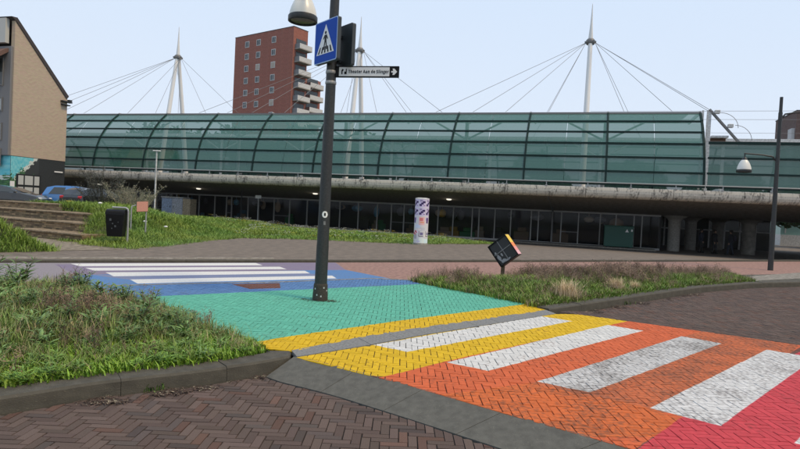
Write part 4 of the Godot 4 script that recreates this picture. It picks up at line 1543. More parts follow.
# ---------------------------------------------------------------- signs on the lamp post
func crossing_sign(label: String, at: Vector3, turn: float) -> void:
	var t := thing("crossing_sign", label, "traffic sign", at, turn, "pedestrian crossing signs on the lamp post")
	var w := 0.66; var h := 0.68
	var mb := MB.new()
	mb.prism(rounded_rect(w, h, 0.03), -0.035, 0.03)
	part("housing", mb, mat(lin(0.035, 0.045, 0.05), 0.5), t)
	mb = MB.new()
	mb.prism(rounded_rect(w - 0.004, h - 0.004, 0.03), 0.0305, 0.0335)
	part("border", mb, mat(lin(0.35, 0.50, 0.75), 0.4), t)
	mb = MB.new()
	mb.prism(rounded_rect(w - 0.034, h - 0.034, 0.025), 0.034, 0.0365)
	var face := part("sign_face", mb, M.blue, t)
	mb = MB.new()
	mb.prism(v2([-0.255, -0.20, 0.255, -0.20, 0.0, 0.27]), 0.037, 0.039)
	part("triangle", mb, M.white, face)
	# walking figure on the stripes
	mb = MB.new()
	var z0 := 0.0395; var z1 := 0.041
	var circ := PackedVector2Array()
	for k in 12: circ.append(Vector2(0.0, 0.135) + Vector2(cos(k * TAU / 12), sin(k * TAU / 12)) * 0.026)
	mb.prism(circ, z0, z1)
	mb.prism(v2([-0.03, 0.10, 0.032, 0.10, 0.030, -0.01, -0.026, -0.01]), z0, z1)
	mb.prism(v2([0.032, 0.10, 0.075, 0.03, 0.060, 0.02, 0.025, 0.065]), z0, z1)
	mb.prism(v2([-0.03, 0.10, -0.072, 0.04, -0.058, 0.03, -0.024, 0.065]), z0, z1)
	mb.prism(v2([-0.026, -0.005, 0.004, -0.005, -0.032, -0.135, -0.062, -0.135]), z0, z1)
	mb.prism(v2([0.002, -0.005, 0.030, -0.005, 0.058, -0.135, 0.030, -0.135]), z0, z1)
	part("figure", mb, M.black, face)
	for k in 5:
		var x := -0.165 + k * 0.0825
		mb = MB.new()
		mb.prism(v2([x - 0.028 + x * 0.12, -0.185, x + 0.016 + x * 0.12, -0.185, x + 0.018 - x * 0.16, -0.085, x - 0.014 - x * 0.16, -0.085]), z0 - 0.0003, z1 - 0.0003)
		part("stripe", mb, M.black, face)
	mb = MB.new()
	for s in [-1, 1]: mb.box(Vector3(0, s * 0.2 - 0.05, -0.06), Vector3(0.12, 0.04, 0.05))
	part("bracket", mb, M.dark_metal, t)

func build_signs() -> void:
	var turn := deg_to_rad(-50)
	var nrm := Vector3(sin(turn), 0, cos(turn))
	var c := Vector3(-1.255, 4.20, -9.6)
	crossing_sign("blue pedestrian crossing sign facing the rainbow crossing, high on the lamp post", c + nrm * 0.155 + Vector3(0.064, 0, 0.077), turn)
	crossing_sign("dark backed crossing sign behind the lamp post, seen from its back", c - nrm * 0.165 + Vector3(0.032, -0.02, 0.038), turn + PI)
	# way sign with a black frame and arrow
	var t := thing("direction_sign", "white way sign with black frame, text and arrow on the lamp post", "direction sign", Vector3(-1.165, 3.755, -9.56), deg_to_rad(-11))
	var mb := MB.new()
	mb.cbox(Vector3(0.52, 0, 0), Vector3(1.06, 0.185, 0.03), 0.006)
	part("panel", mb, M.black, t)
	mb = MB.new()
	mb.box(Vector3(0.475, 0, 0.0165), Vector3(0.84, 0.145, 0.003))
	var face := part("sign_face", mb, mat(lin(0.72, 0.73, 0.73), 0.45), t)
	text_part("lettering", "Theater Aan de Slinger", 0.072, Vector3(0.21, 0.0, 0.0195), M.black, face, 0.86)
	mb = MB.new()
	mb.prism(v2([0.095, -0.042, 0.115, -0.042, 0.115, 0.0, 0.135, 0.03, 0.115, 0.045, 0.095, 0.02]), 0.0182, 0.020)
	mb.prism(v2([0.145, -0.042, 0.185, -0.042, 0.185, 0.045, 0.168, 0.045, 0.168, 0.0, 0.145, 0.0]), 0.0182, 0.020)
	part("pictogram", mb, M.black, face)
	mb = MB.new()
	mb.prism(v2([0.925, 0.012, 0.955, 0.012, 0.945, 0.05, 0.975, 0.05, 1.02, 0.0, 0.975, -0.05, 0.945, -0.05, 0.955, -0.012, 0.925, -0.012]), 0.0155, 0.018)
	part("arrow", mb, M.white, t)
	mb = MB.new()
	mb.box(Vector3(-0.02, 0.03, -0.03), Vector3(0.09, 0.06, 0.05))
	part("bracket", mb, M.galv, t)

# ---------------------------------------------------------------- street furniture
func build_furniture() -> void:
	# litter bin on a hoop
	var at := Vector3(-8.82, bank_h(-8.6, -18.25, bank_poly) - 0.06, -18.25)
	var t := thing("litter_bin", "black lidded litter bin hung on a bent steel tube in the grass", "litter bin", at, 0.12)
	var mb := MB.new()
	mb.tube([Vector3(0.28, -0.2, 0), Vector3(0.28, 1.08, 0), Vector3(0.26, 1.16, 0), Vector3(0.2, 1.2, 0), Vector3(-0.2, 1.2, 0)], [0.032], 10)
	part("hoop", mb, M.galv, t)
	mb = MB.new()
	# tapered body
	var A := []
	var B := []
	for k in [[-1, -1], [1, -1], [1, 1], [-1, 1]]:
		A.append(Vector3(-0.05 + k[0] * 0.22, 0.30, 0.03 + k[1] * 0.16))
		B.append(Vector3(-0.05 + k[0] * 0.27, 0.98, 0.03 + k[1] * 0.2))
	for k in 4:
		var j := (k + 1) % 4
		mb.quad(A[j], A[k], B[k], B[j])
	mb.fan([A[0], A[1], A[2], A[3]])
	part("body", mb, M.black, t)
	mb = MB.new()
	var lid := PackedVector2Array()
	for k in 9:
		var a := PI * k / 8
		lid.append(Vector2(-0.20 * cos(a) * 1.02, 0.98 + 0.17 * sin(a)))
	mb.prism(lid, -0.28, 0.28, Transform3D(Basis(Vector3(0, 0, -1), Vector3.UP, Vector3.RIGHT), Vector3(-0.05, 0, 0.03)))
	var ld := part("lid", mb, M.black, t)
	mb = MB.new()
	mb.cbox(Vector3(-0.05, 1.03, 0.19), Vector3(0.4, 0.1, 0.05), 0.01)
	part("slot", mb, mat(lin(0.004, 0.004, 0.004), 0.9), ld)
	for q in [[-0.17, 0.82, 0.06], [-0.1, 0.7, 0.035], [-0.02, 0.62, 0.05], [0.06, 0.75, 0.025], [-0.12, 0.55, 0.03]]:
		mb = MB.new()
		mb.cbox(Vector3(q[0], q[1], 0.222), Vector3(q[2], q[2] * 1.2, 0.006), 0.002, Basis(Vector3(1, 0, 0), 0.06))
		part("sticker", mb, mat(lin(0.07, 0.08, 0.085), 0.6), t)
	# tilted information board on two tubes
	at = Vector3(-9.12, bank_h(-9.1, -20.3, bank_poly) - 0.12, -20.3)
	t = thing("notice_board", "small salmon pink sloping notice panel on two bent steel tubes", "notice board", at, 0.25)
	for s in [-1, 1]:
		mb = MB.new()
		mb.tube([Vector3(s * 0.24, -0.2, 0), Vector3(s * 0.24, 0.98, 0), Vector3(s * 0.22, 1.08, -0.02), Vector3(s * 0.1, 1.12, -0.02)], [0.025], 8)
		part("leg", mb, M.galv, t)
	mb = MB.new()
	mb.cbox(Vector3(0.12, 1.08, 0.06), Vector3(0.36, 0.42, 0.03), 0.005, Basis(Vector3(1, 0, 0), -0.6) * Basis(Vector3(0, 0, 1), 0.1))
	part("panel", mb, grain(lin(0.56, 0.25, 0.17), 0.6, M.g1, 0.5), t)
	# electricity cabinet
	t = vthing("cabinet", "grey blue sprayed electricity cabinet with tan side in the long grass", "cabinet", -31.2, 0.15, 39.0)
	mb = MB.new()
	mb.cbox(Vector3(0, 0.75, 0), Vector3(2.0, 1.5, 0.8), 0.02)
	part("body", mb, grain(lin(0.30, 0.34, 0.42), 0.7, M.g2, 1.4), t)
	mb = MB.new()
	mb.cbox(Vector3(0, 1.53, 0), Vector3(2.12, 0.08, 0.92), 0.02)
	part("roof", mb, M.concrete, t)
	mb = MB.new()
	mb.box(Vector3(1.35, 0.73, 0), Vector3(0.7, 1.46, 0.78))
	part("side_box", mb, grain(lin(0.36, 0.29, 0.19), 0.8, M.g2, 1.0), t)
	for s in [-0.5, 0.5]:
		mb = MB.new()
		mb.cbox(Vector3(s, 0.78, 0.405), Vector3(0.92, 1.25, 0.02), 0.005)
		var dr := part("door", mb, grain(lin(0.28, 0.36, 0.50) if s < 0 else lin(0.38, 0.40, 0.44), 0.7, M.g2, 0.8), t)
		mb = MB.new()
		mb.box(Vector3(s + 0.34 * sign(s) * -1, 0.8, 0.425), Vector3(0.03, 0.16, 0.03))
		part("handle", mb, M.dark_metal, dr)
	# small white plate on a post before the shops
	t = vthing("post_sign", "small white plate on a thin post before the shop windows", "sign", -25.5, gy(-12, -46), 42.0)
	mb = MB.new()
	mb.tube([Vector3(0, -0.1, 0), Vector3(0, 2.35, 0)], [0.04], 8)
	part("post", mb, M.galv, t)
	mb = MB.new()
	mb.cbox(Vector3(0, 2.42, 0.03), Vector3(0.55, 0.26, 0.03), 0.01)
	part("plate", mb, M.white, t)
	# poster column
	t = thing("poster_column", "white round advertising column pasted with purple and pink posters", "poster column", Vector3(0.97, gy(0.97, -26.6), -26.6))
	var im := Image.create(512, 512, false, Image.FORMAT_RGB8)
	im.fill(Color8(214, 214, 216))
	var r := RandomNumberGenerator.new()
	r.seed = 12
	for k in 60:
		im.fill_rect(Rect2i(r.randi() % 512, r.randi() % 512, 10 + r.randi() % 60, 6 + r.randi() % 50), Color8(196 + r.randi() % 44, 196 + r.randi() % 44, 200 + r.randi() % 44))
	for col in 6:
		var x0 := col * 85 + 6
		# two printed sheets with a dark zigzag band, a pink one, sprayed marks below
		for row in 2:
			var y0 := 6 + row * 96
			im.fill_rect(Rect2i(x0, y0, 78, 88), Color8(206, 194, 226))
			im.fill_rect(Rect2i(x0 + 40, y0 + 20, 34, 22), Color8(52, 34, 88))
			im.fill_rect(Rect2i(x0 + 22, y0 + 36, 30, 22), Color8(52, 34, 88))
			im.fill_rect(Rect2i(x0 + 2, y0 + 52, 30, 24), Color8(58, 40, 96))
			for e in 5: im.fill_rect(Rect2i(x0 + 8, y0 + 8 + e * 4, 26 + r.randi() % 12, 2), Color8(70, 60, 96))
			im.fill_rect(Rect2i(x0 + 50, y0 + 68, 22, 5), Color8(80, 70, 104))
		if col % 2 == 0:
			im.fill_rect(Rect2i(x0 + 4, 202, 70, 90), Color8(236, 188, 186))
			im.fill_rect(Rect2i(x0 + 14, 214, 40, 34), Color8(214, 120, 118))
			im.fill_rect(Rect2i(x0 + 20, 258, 46, 10), Color8(226, 150, 96))
		else:
			im.fill_rect(Rect2i(x0 + 2, 204, 60, 40), Color8(200, 186, 220))
			im.fill_rect(Rect2i(x0 + 10, 212, 34, 60), Color8(88, 62, 122))
		if col % 3 == 0:
			for e in 12: im.fill_rect(Rect2i(x0 + 8 + r.randi() % 56, 352 + r.randi() % 48, 10 + r.randi() % 16, 6 + r.randi() % 10), Color8(190, 60, 70))
			for e in 4: im.fill_rect(Rect2i(x0 + 10 + e * 15, 404, 7, 44), Color8(64, 62, 110))
		else:
			im.fill_rect(Rect2i(x0 + 8, 360, 6, 60), Color8(34, 28, 60))
			im.fill_rect(Rect2i(x0 + 8, 414, 56, 7), Color8(34, 28, 60))
			im.fill_rect(Rect2i(x0 + 24, 376, 36, 28), Color8(120, 112, 150))
	var pm := mat(Color.WHITE, 0.7)
	pm.albedo_texture = ImageTexture.create_from_image(im)
	mb = MB.new()
	var n := 28
	for k in n:
		var a0 := TAU * k / n; var a1 := TAU * (k + 1) / n
		var p0 := Vector3(cos(a0), 0, -sin(a0)) * 0.32; var p1 := Vector3(cos(a1), 0, -sin(a1)) * 0.32
		mb.quad_uv(p0, p1, p1 + Vector3(0, 2.08, 0), p0 + Vector3(0, 2.08, 0), Rect2(float(k) / n, 0, 1.0 / n, 1))
	part("drum", mb, pm, t)
	mb = MB.new()
	mb.lathe([[0.325, 2.075], [0.325, 2.10], [0.2, 2.13], [0.0, 2.135]], 28)
	part("cap", mb, M.white_paint, t)
	mb = MB.new()
	mb.lathe([[0.335, -0.05], [0.335, 0.06], [0.322, 0.075]], 28)
	part("plinth", mb, M.concrete, t)
	# leaning box sign on a wooden post
	t = thing("box_sign", "black square box sign tipped on its corner on a wooden post in weeds", "sign", Vector3(2.56, 0.0, -13.94), -0.55)
	mb = MB.new()
	mb.cbox(Vector3(-0.05, 0.14, 0), Vector3(0.075, 0.56, 0.075), 0.008, Basis(Vector3(0, 0, 1), -0.03))
	part("post", mb, M.wood, t)
	var tilt := Basis(Vector3(0, 0, 1), deg_to_rad(39)) 
	var bc := Vector3(-0.02, 0.71, 0.03)
	var bx := Node3D.new()
	mb = MB.new()
	# open-fronted case: back, four sides
	mb.box(Vector3(0, 0, -0.10), Vector3(0.50, 0.54, 0.02))
	mb.box(Vector3(-0.26, 0, 0), Vector3(0.02, 0.56, 0.22))
	mb.box(Vector3(0.26, 0, 0), Vector3(0.02, 0.56, 0.22))
	mb.box(Vector3(0, -0.28, 0), Vector3(0.54, 0.02, 0.22))
	mb.box(Vector3(0, 0.28, 0), Vector3(0.54, 0.02, 0.22))
	var case := part("case", mb, M.black, t)
	case.transform = Transform3D(tilt, bc)
	mb = MB.new()
	mb.box(Vector3(0.0, 0, 0.085), Vector3(0.018, 0.54, 0.02))
	mb.box(Vector3(0, 0.02, 0.085), Vector3(0.50, 0.018, 0.022))
	part("cross_bar", mb, M.grey_metal, case)
	mb = MB.new()
	mb.box(Vector3(0, 0, 0.075), Vector3(0.496, 0.536, 0.008))
	var pm2 := part("front_plate", mb, mat(lin(0.02, 0.02, 0.022), 0.4), case)
	# torn remains of white print on the front
	for q in [[-0.18, -0.1, 0.09, 0.2], [-0.12, -0.2, 0.18, 0.08], [-0.2, 0.04, 0.05, 0.1], [-0.02, -0.23, 0.2, 0.05], [-0.08, -0.06, 0.05, 0.09]]:
		mb = MB.new()
		var blob := PackedVector2Array()
		for k in 9: blob.append(Vector2(q[0], q[1]) + Vector2(cos(k * TAU / 9) * q[2], sin(k * TAU / 9) * q[3]) * 0.5 * r.randf_range(0.6, 1.1))
		mb.prism(blob, 0.0795, 0.0815)
		part("torn_print", mb, mat(lin(0.30, 0.30, 0.31), 0.7), pm2)
	# striped coloured edges
	var strip := [lin(0.80, 0.55, 0.05), lin(0.80, 0.55, 0.05), lin(0.80, 0.25, 0.06), lin(0.78, 0.30, 0.26), lin(0.75, 0.42, 0.45)]
	for k in 5:
		mb = MB.new()
		mb.box(Vector3(0.2735, 0.225 - k * 0.113, 0), Vector3(0.005, 0.11, 0.2))
		part("colour_stripe", mb, mat(strip[k], 0.5), case)
		mb = MB.new()
		mb.box(Vector3(-0.22 + k * 0.11, 0.2935, 0), Vector3(0.108, 0.005, 0.2))
		part("colour_stripe", mb, mat(lin(0.03, 0.03, 0.03), 0.5), case)

# ---------------------------------------------------------------- cars
func car(label: String, at: Vector3, turn: float, paint: Color, tall: float) -> void:
	var t := thing("parked_car", label, "car", at, turn, "cars parked behind the bank")
	var pm := mat(paint, 0.3, 0.2)
	pm.clearcoat_enabled = true
	pm.clearcoat = 0.8
	pm.clearcoat_roughness = 0.05
	# stations: x, bottom, belt, top, half width low, belt, top (front is +x)
	var st := [[-2.05, 0.42, 0.80, 0.84, 0.70, 0.72, 0.60], [-1.98, 0.28, 0.92, 0.98, 0.80, 0.82, 0.66], [-1.75, 0.22, 0.97, tall - 0.12, 0.84, 0.84, 0.60], [-1.3, 0.2, 0.97, tall, 0.85, 0.85, 0.60], [-0.3, 0.2, 0.96, tall + 0.02, 0.86, 0.86, 0.62], [0.4, 0.2, 0.95, tall - 0.07, 0.86, 0.86, 0.60], [1.05, 0.2, 0.93, 0.98, 0.85, 0.85, 0.68], [1.75, 0.22, 0.80, 0.86, 0.83, 0.82, 0.66], [2.05, 0.3, 0.62, 0.66, 0.74, 0.74, 0.60]]
	var mb := MB.new()
	var prev := []
	for s in st:
		var ring := [Vector3(s[0], s[1], s[4]), Vector3(s[0], (s[1] + s[2]) * 0.5, s[5] + 0.02), Vector3(s[0], s[2], s[5]), Vector3(s[0], s[3], s[6]), Vector3(s[0], s[3] + 0.03, 0), Vector3(s[0], s[3], -s[6]), Vector3(s[0], s[2], -s[5]), Vector3(s[0], (s[1] + s[2]) * 0.5, -s[5] - 0.02), Vector3(s[0], s[1], -s[4])]
		if prev.size():
			for k in 9:
				var j := (k + 1) % 9
				mb.quad(prev[k], ring[k], ring[j], prev[j])
		else:
			mb.fan(ring, false)
		prev = ring
	mb.fan(prev, true)
	part("body", mb, pm, t)
	# glass, set just proud of the body
	for s in [-1.0, 1.0]:
		for q in [[[-1.62, 0.99], [-0.35, 0.99], [-0.35, tall - 0.08], [-1.35, tall - 0.10]], [[-0.27, 0.99], [0.92, 0.98], [0.38, tall - 0.14], [-0.27, tall - 0.08]]]:
			mb = MB.new()
			var pts := []
			for p in q:
				var f: float = (p[1] - 0.96) / (tall - 0.96)
				pts.append(Vector3(p[0], p[1], s * (lerp(0.86, 0.61, f) + 0.008)))
			if s > 0: mb.quad(pts[0], pts[1], pts[2], pts[3])
			else: mb.quad(pts[3], pts[2], pts[1], pts[0])
			part("side_window", mb, M.window, t)
	mb = MB.new()
	mb.quad(Vector3(-1.985, 1.0, -0.6), Vector3(-1.985, 1.0, 0.6), Vector3(-1.775, tall - 0.14, 0.54), Vector3(-1.775, tall - 0.14, -0.54))
	part("rear_window", mb, M.window, t)
	mb = MB.new()
	mb.quad(Vector3(1.06, 1.01, 0.62), Vector3(1.06, 1.01, -0.62), Vector3(0.44, tall - 0.09, -0.54), Vector3(0.44, tall - 0.09, 0.54))
	part("windscreen", mb, M.window, t)
	for s in [-1.0, 1.0]:
		mb = MB.new()
		mb.cbox(Vector3(-1.99, 0.85, s * 0.62), Vector3(0.12, 0.2, 0.26), 0.03)
		part("tail_light", mb, M.red_light, t)
		mb = MB.new()
		mb.cbox(Vector3(1.9, 0.68, s * 0.6), Vector3(0.2, 0.14, 0.28), 0.03)
		part("headlight", mb, M.white, t)
		mb = MB.new()
		mb.cbox(Vector3(0.75, 1.02, s * 0.95), Vector3(0.12, 0.14, 0.2), 0.03)
		part("mirror", mb, pm, t)
		for x in [-1.25, 1.3]:
			mb = MB.new()
			var xf := Transform3D(Basis(Vector3(1, 0, 0), PI / 2 * s), Vector3(x, 0.31, s * 0.74))
			mb.lathe([[0.20, -0.1], [0.30, -0.1], [0.31, -0.07], [0.31, 0.07], [0.30, 0.1], [0.20, 0.1]], 18, xf)
			var wh := part("wheel", mb, M.tyre, t)
			mb = MB.new()
			mb.lathe([[0.2, 0.085], [0.14, 0.07], [0.04, 0.095], [0.0, 0.095]], 14, xf)
			part("rim", mb, M.galv, wh)
	mb = MB.new()
	mb.box(Vector3(-2.06, 0.62, 0), Vector3(0.02, 0.11, 0.5))
	part("number_plate", mb, mat(lin(0.7, 0.5, 0.05), 0.5), t)

func build_cars() -> void:
	var rear := deg_to_rad(75)
	car("black parked car showing its red tail lights beside the shrub", Vector3(-18.0, 0.5, -34.6), rear, lin(0.012, 0.012, 0.014), 1.40)
	car("bright blue parked car before the dark painted house base", Vector3(-20.6, 0.5, -37.4), deg_to_rad(20), lin(0.06, 0.20, 0.48), 1.52)
	car("dark grey parked car side-on behind the brick terrace", Vector3(-22.6, 0.5, -33.6), deg_to_rad(8), lin(0.03, 0.032, 0.036), 1.32)

# ---------------------------------------------------------------- people
# bones: [a, b, ra, rb]; smooth union meshed as surface nets
func flesh(mb: MB, bones: Array, cell: float, blend: float, grow := 0.0) -> void:
	var lo := Vector3(1e9, 1e9, 1e9); var hi := -lo
	for b in bones:
		for e in 2:
			var q: float = b[2 + e] + grow + blend + cell * 2
			lo = lo.min(b[e] - Vector3.ONE * q); hi = hi.max(b[e] + Vector3.ONE * q)
	var dim := Vector3i(((hi - lo) / cell).ceil()) + Vector3i.ONE
	var f := PackedFloat32Array()
	f.resize(dim.x * dim.y * dim.z)
	f.fill(1.0)
	for b in bones:
		var a: Vector3 = b[0]; var d: Vector3 = b[1] - b[0]
		var q: float = max(b[2], b[3]) + grow + blend + cell * 2
		var i0 := Vector3i(((a.min(b[1]) - Vector3.ONE * q - lo) / cell).floor()).clamp(Vector3i.ZERO, dim - Vector3i.ONE)
		var i1 := Vector3i(((a.max(b[1]) + Vector3.ONE * q - lo) / cell).ceil()).clamp(Vector3i.ZERO, dim - Vector3i.ONE)
		var dl: float = max(d.length_squared(), 1e-9)
		for z in range(i0.z, i1.z + 1):
			for y in range(i0.y, i1.y + 1):
				for x in range(i0.x, i1.x + 1):
					var p := lo + Vector3(x, y, z) * cell
					var t: float = clampf((p - a).dot(d) / dl, 0.0, 1.0)
					var s: float = p.distance_to(a + d * t) - lerpf(b[2], b[3], t) - grow
					var k := (z * dim.y + y) * dim.x + x
					var o: float = f[k]
					var h: float = maxf(blend - absf(o - s), 0.0) / blend
					f[k] = minf(o, s) - h * h * blend * 0.25
	var ids := {}
	var at := func(x: int, y: int, z: int) -> float: return f[(z * dim.y + y) * dim.x + x]
	var sy := dim.x; var sz := dim.x * dim.y
	var corner := [0, 1, sy, sy + 1, sz, sz + 1, sz + sy, sz + sy + 1]
	for z in dim.z - 1:
		for y in dim.y - 1:
			for x in dim.x - 1:
				var k := z * sz + y * sy + x
				var neg := 0
				for c in corner:
					if f[k + c] < 0: neg += 1
				if neg == 0 or neg == 8: continue
				var sum := Vector3.ZERO; var cnt := 0
				for e in [[0, 1], [2, 3], [4, 5], [6, 7], [0, 2], [1, 3], [4, 6], [5, 7], [0, 4], [1, 5], [2, 6], [3, 7]]:
					var fa := f[k + corner[e[0]]]; var fb := f[k + corner[e[1]]]
					if (fa < 0) != (fb < 0):
						var pa := Vector3(e[0] & 1, (e[0] >> 1) & 1, e[0] >> 2); var pb := Vector3(e[1] & 1, (e[1] >> 1) & 1, e[1] >> 2)
						sum += pa.lerp(pb, fa / (fa - fb)); cnt += 1
				var nn := Vector3(f[k + 1] - f[k], f[k + sy] - f[k], f[k + sz] - f[k]) + Vector3(f[k + sz + sy + 1] - f[k + sz + sy], f[k + sz + sy + 1] - f[k + sz + 1], f[k + sz + sy + 1] - f[k + sy + 1])
				ids[k] = mb.vert(lo + (Vector3(x, y, z) + sum / cnt) * cell, nn.normalized())
	for z in range(1, dim.z - 1):
		for y in range(1, dim.y - 1):
			for x in range(1, dim.x - 1):
				var k := z * sz + y * sy + x
				for ax in [[1, sy, sz], [sy, sz, 1], [sz, 1, sy]]:
					var a := f[k]; var b := f[k + ax[0]]
					if (a < 0) == (b < 0): continue
					var q0 = ids.get(k); var q1 = ids.get(k - ax[1]); var q2 = ids.get(k - ax[1] - ax[2]); var q3 = ids.get(k - ax[2])
					if q0 == null or q1 == null or q2 == null or q3 == null: continue
					if a < 0: mb.i.append_array(PackedInt32Array([q0, q2, q1, q0, q3, q2]))
					else: mb.i.append_array(PackedInt32Array([q0, q1, q2, q0, q2, q3]))

func person(label: String, at: Vector3, turn: float, stride: float, coat: Color, legs: Color, pack: bool) -> void:
	var t := thing("person", label, "person", at, turn, "people under the viaduct")
	# faces +z
	var hip := Vector3(0, 0.88, 0)
	var chest := Vector3(0, 1.28, 0.01)
	var neck := Vector3(0, 1.43, 0.0)
	var head := Vector3(0, 1.60, 0.02)
	var skin := []; var top := []; var low := []; var shoe := []
	skin.append([neck, head - Vector3(0, 0.06, 0), 0.055, 0.06])
	skin.append([head + Vector3(0, 0.035, -0.012), head - Vector3(0, 0.03, -0.01), 0.095, 0.078])
	skin.append([head - Vector3(0, 0.07, -0.02), head - Vector3(0, 0.085, -0.045), 0.055, 0.04])
	skin.append([head + Vector3(0, 0.005, 0.085), head + Vector3(0, -0.025, 0.105), 0.012, 0.016])
	top.append([hip + Vector3(0, 0.06, 0), chest, 0.145, 0.165])
	top.append([hip + Vector3(-0.06, 0.02, 0), hip + Vector3(0.06, 0.02, 0), 0.13, 0.13])
	top.append([chest + Vector3(-0.1, 0.02, 0), chest + Vector3(0.1, 0.02, 0), 0.13, 0.13])
	top.append([chest, neck, 0.12, 0.06])
	for s in [-1.0, 1.0]:
		var sh := Vector3(s * 0.19, 1.37, 0)
		var el := sh + Vector3(s * 0.05, -0.29, -0.05 * s * stride / 0.2)
		var wr := el + Vector3(-s * 0.01, -0.22, 0.09)
		top.append([sh, el, 0.066, 0.052]); top.append([el, wr, 0.05, 0.04])
		top.append([chest + Vector3(s * 0.1, 0.05, 0), sh, 0.09, 0.07])
		skin.append([wr, wr + Vector3(0, -0.07, 0.02), 0.03, 0.036])
		for k in 4:
			var r0 := wr + Vector3(0.0, -0.09, 0.0 + 0.018 * k)
			skin.append([r0, r0 + Vector3(-s * 0.012, [-0.05, -0.06, -0.062, -0.05][k], 0.006), 0.0095, 0.0085])
		skin.append([wr + Vector3(-s * 0.01, -0.045, 0.045), wr + Vector3(-s * 0.02, -0.09, 0.068), 0.011, 0.009])
		var hj := hip + Vector3(s * 0.09, -0.02, 0)
		var kn := Vector3(s * 0.10, 0.48, s * stride * 0.6 + 0.03)
		var an := Vector3(s * 0.10, 0.09, s * stride)
		low.append([hj, kn, 0.09, 0.062]); low.append([kn, an, 0.06, 0.045])
		shoe.append([an + Vector3(0, -0.035, -0.03), an + Vector3(0, -0.045, 0.15), 0.05, 0.042])
	low.append([hip + Vector3(-0.08, 0, 0), hip + Vector3(0.08, 0, 0), 0.11, 0.11])
	var mb := MB.new()
	flesh(mb, skin + top + low + shoe, 0.024, 0.03, -0.012)
	mb.col = Color(1, 1, 1)
	part("body", mb, mat(lin(0.38, 0.24, 0.17), 0.6), t)
	for s in [-1.0, 1.0]:
		mb = MB.new()
		var hand := []
		for b in skin:
			if b[0].x * s > 0.12: hand.append(b)
		flesh(mb, hand, 0.0045, 0.008)
		part("hand", mb, mat(lin(0.38, 0.24, 0.17), 0.6), t)
	mb = MB.new()
	flesh(mb, top, 0.022, 0.04, 0.008)
	part("jacket", mb, mat(coat, 0.85), t)
	mb = MB.new()
	flesh(mb, low, 0.022, 0.03, 0.006)
	part("trousers", mb, mat(legs, 0.9), t)
	mb = MB.new()
	flesh(mb, shoe, 0.016, 0.02, 0.004)
	part("shoes", mb, M.black, t)
	mb = MB.new()
	flesh(mb, [[head + Vector3(0, 0.055, -0.03), head + Vector3(0, 0.02, -0.045), 0.098, 0.09], [head + Vector3(0, 0.075, 0.03), head + Vector3(0, 0.06, -0.03), 0.07, 0.09]], 0.014, 0.03)
	part("hair", mb, mat(lin(0.02, 0.014, 0.01), 0.8), t)
	mb = MB.new()
	for s in [-1, 1]:
		mb.lathe([[0.0, -0.009], [0.007, -0.006], [0.009, 0.0], [0.007, 0.006], [0.0, 0.009]], 8, Transform3D(Basis.IDENTITY, head + Vector3(s * 0.032, 0.01, 0.076)))
	part("eyes", mb, M.black, t)
	if pack:
		mb = MB.new()
		mb.cbox(Vector3(0, 1.2, -0.24), Vector3(0.28, 0.42, 0.16), 0.05)
		part("backpack", mb, mat(lin(0.02, 0.02, 0.03), 0.8), t)

func build_people() -> void:
	person("person in dark coat with backpack walking under the viaduct", V(9.9, -0.44, 46.0), -2.2, 0.16, lin(0.02, 0.022, 0.03), lin(0.025, 0.03, 0.045), true)
	person("person in black jacket and dark trousers standing beside another under the viaduct", V(8.95, -0.44, 46.4), 0.6, 0.06, lin(0.012, 0.012, 0.014), lin(0.02, 0.02, 0.022), false)
	person("person in dark blue jacket nearest the pale column under the viaduct", V(8.15, -0.44, 46.9), 1.2, 0.10, lin(0.018, 0.022, 0.04), lin(0.02, 0.02, 0.02), false)

# ---------------------------------------------------------------- plants
# a tuft of bent blades standing at the origin
func tuft(r: RandomNumberGenerator, blades: int, h0: float, h1: float, w: float, spread: float, lean: float) -> ArrayMesh:
	var mb := MB.new()
	for k in blades:
		var a := r.randf() * TAU
		var out := Vector3(cos(a), 0, sin(a))
		var side := Vector3(-sin(a), 0, cos(a))
		var root := Vector3(r.randfn() * spread, -0.01, r.randfn() * spread)
		var h := r.randf_range(h0, h1)
		var l := r.randf_range(0.3, 1.0) * lean * h
		var ww := w * r.randf_range(0.7, 1.3)
		var f := r.randf_range(0.75, 1.2)
		mb.col = Color(f, f, f * 0.95)
		var m1 := root + Vector3(0, h * 0.55, 0) + out * l * 0.3
		var tip := root + Vector3(0, h * r.randf_range(0.8, 1.0), 0) + out * l
		mb.quad(root - side * ww * 0.35, root + side * ww * 0.35, m1 + side * ww * 0.5, m1 - side * ww * 0.5)
		mb.tri(m1 - side * ww * 0.5, m1 + side * ww * 0.5, tip)
	return mb.mesh()

# upright dry stems with seed heads
func stalks(r: RandomNumberGenerator, count: int, h0: float, h1: float, spread: float, heads: bool) -> ArrayMesh:
	var mb := MB.new()
	for k in count:
		var a := r.randf() * TAU
		var root := Vector3(r.randfn() * spread, -0.01, r.randfn() * spread)
		var h := r.randf_range(h0, h1)
		var tip := root + Vector3(cos(a) * h * 0.25, h, sin(a) * h * 0.25)
		var f := r.randf_range(0.7, 1.25)
		mb.col = Color(f, f, f)
		mb.tube([root, root.lerp(tip, 0.5) + Vector3(0, h * 0.05, 0), tip], [0.0035, 0.003, 0.0015], 3, false)
		for e in 4:
			var p := root.lerp(tip, r.randf_range(0.4, 1.0))
			var b := r.randf() * TAU
			var q := p + Vector3(cos(b), 0.9, sin(b)) * h * 0.13
			mb.tube([p, q], [0.0022, 0.0012], 3, false)
			if heads:
				for g in 3:
					var c := q + Vector3(r.randfn(), r.randfn(), r.randfn()) * 0.012
					mb.tri(c + Vector3(0.008, 0, 0), c + Vector3(-0.006, 0.006, 0.006), c + Vector3(0, 0.012, -0.006))
	return mb.mesh()

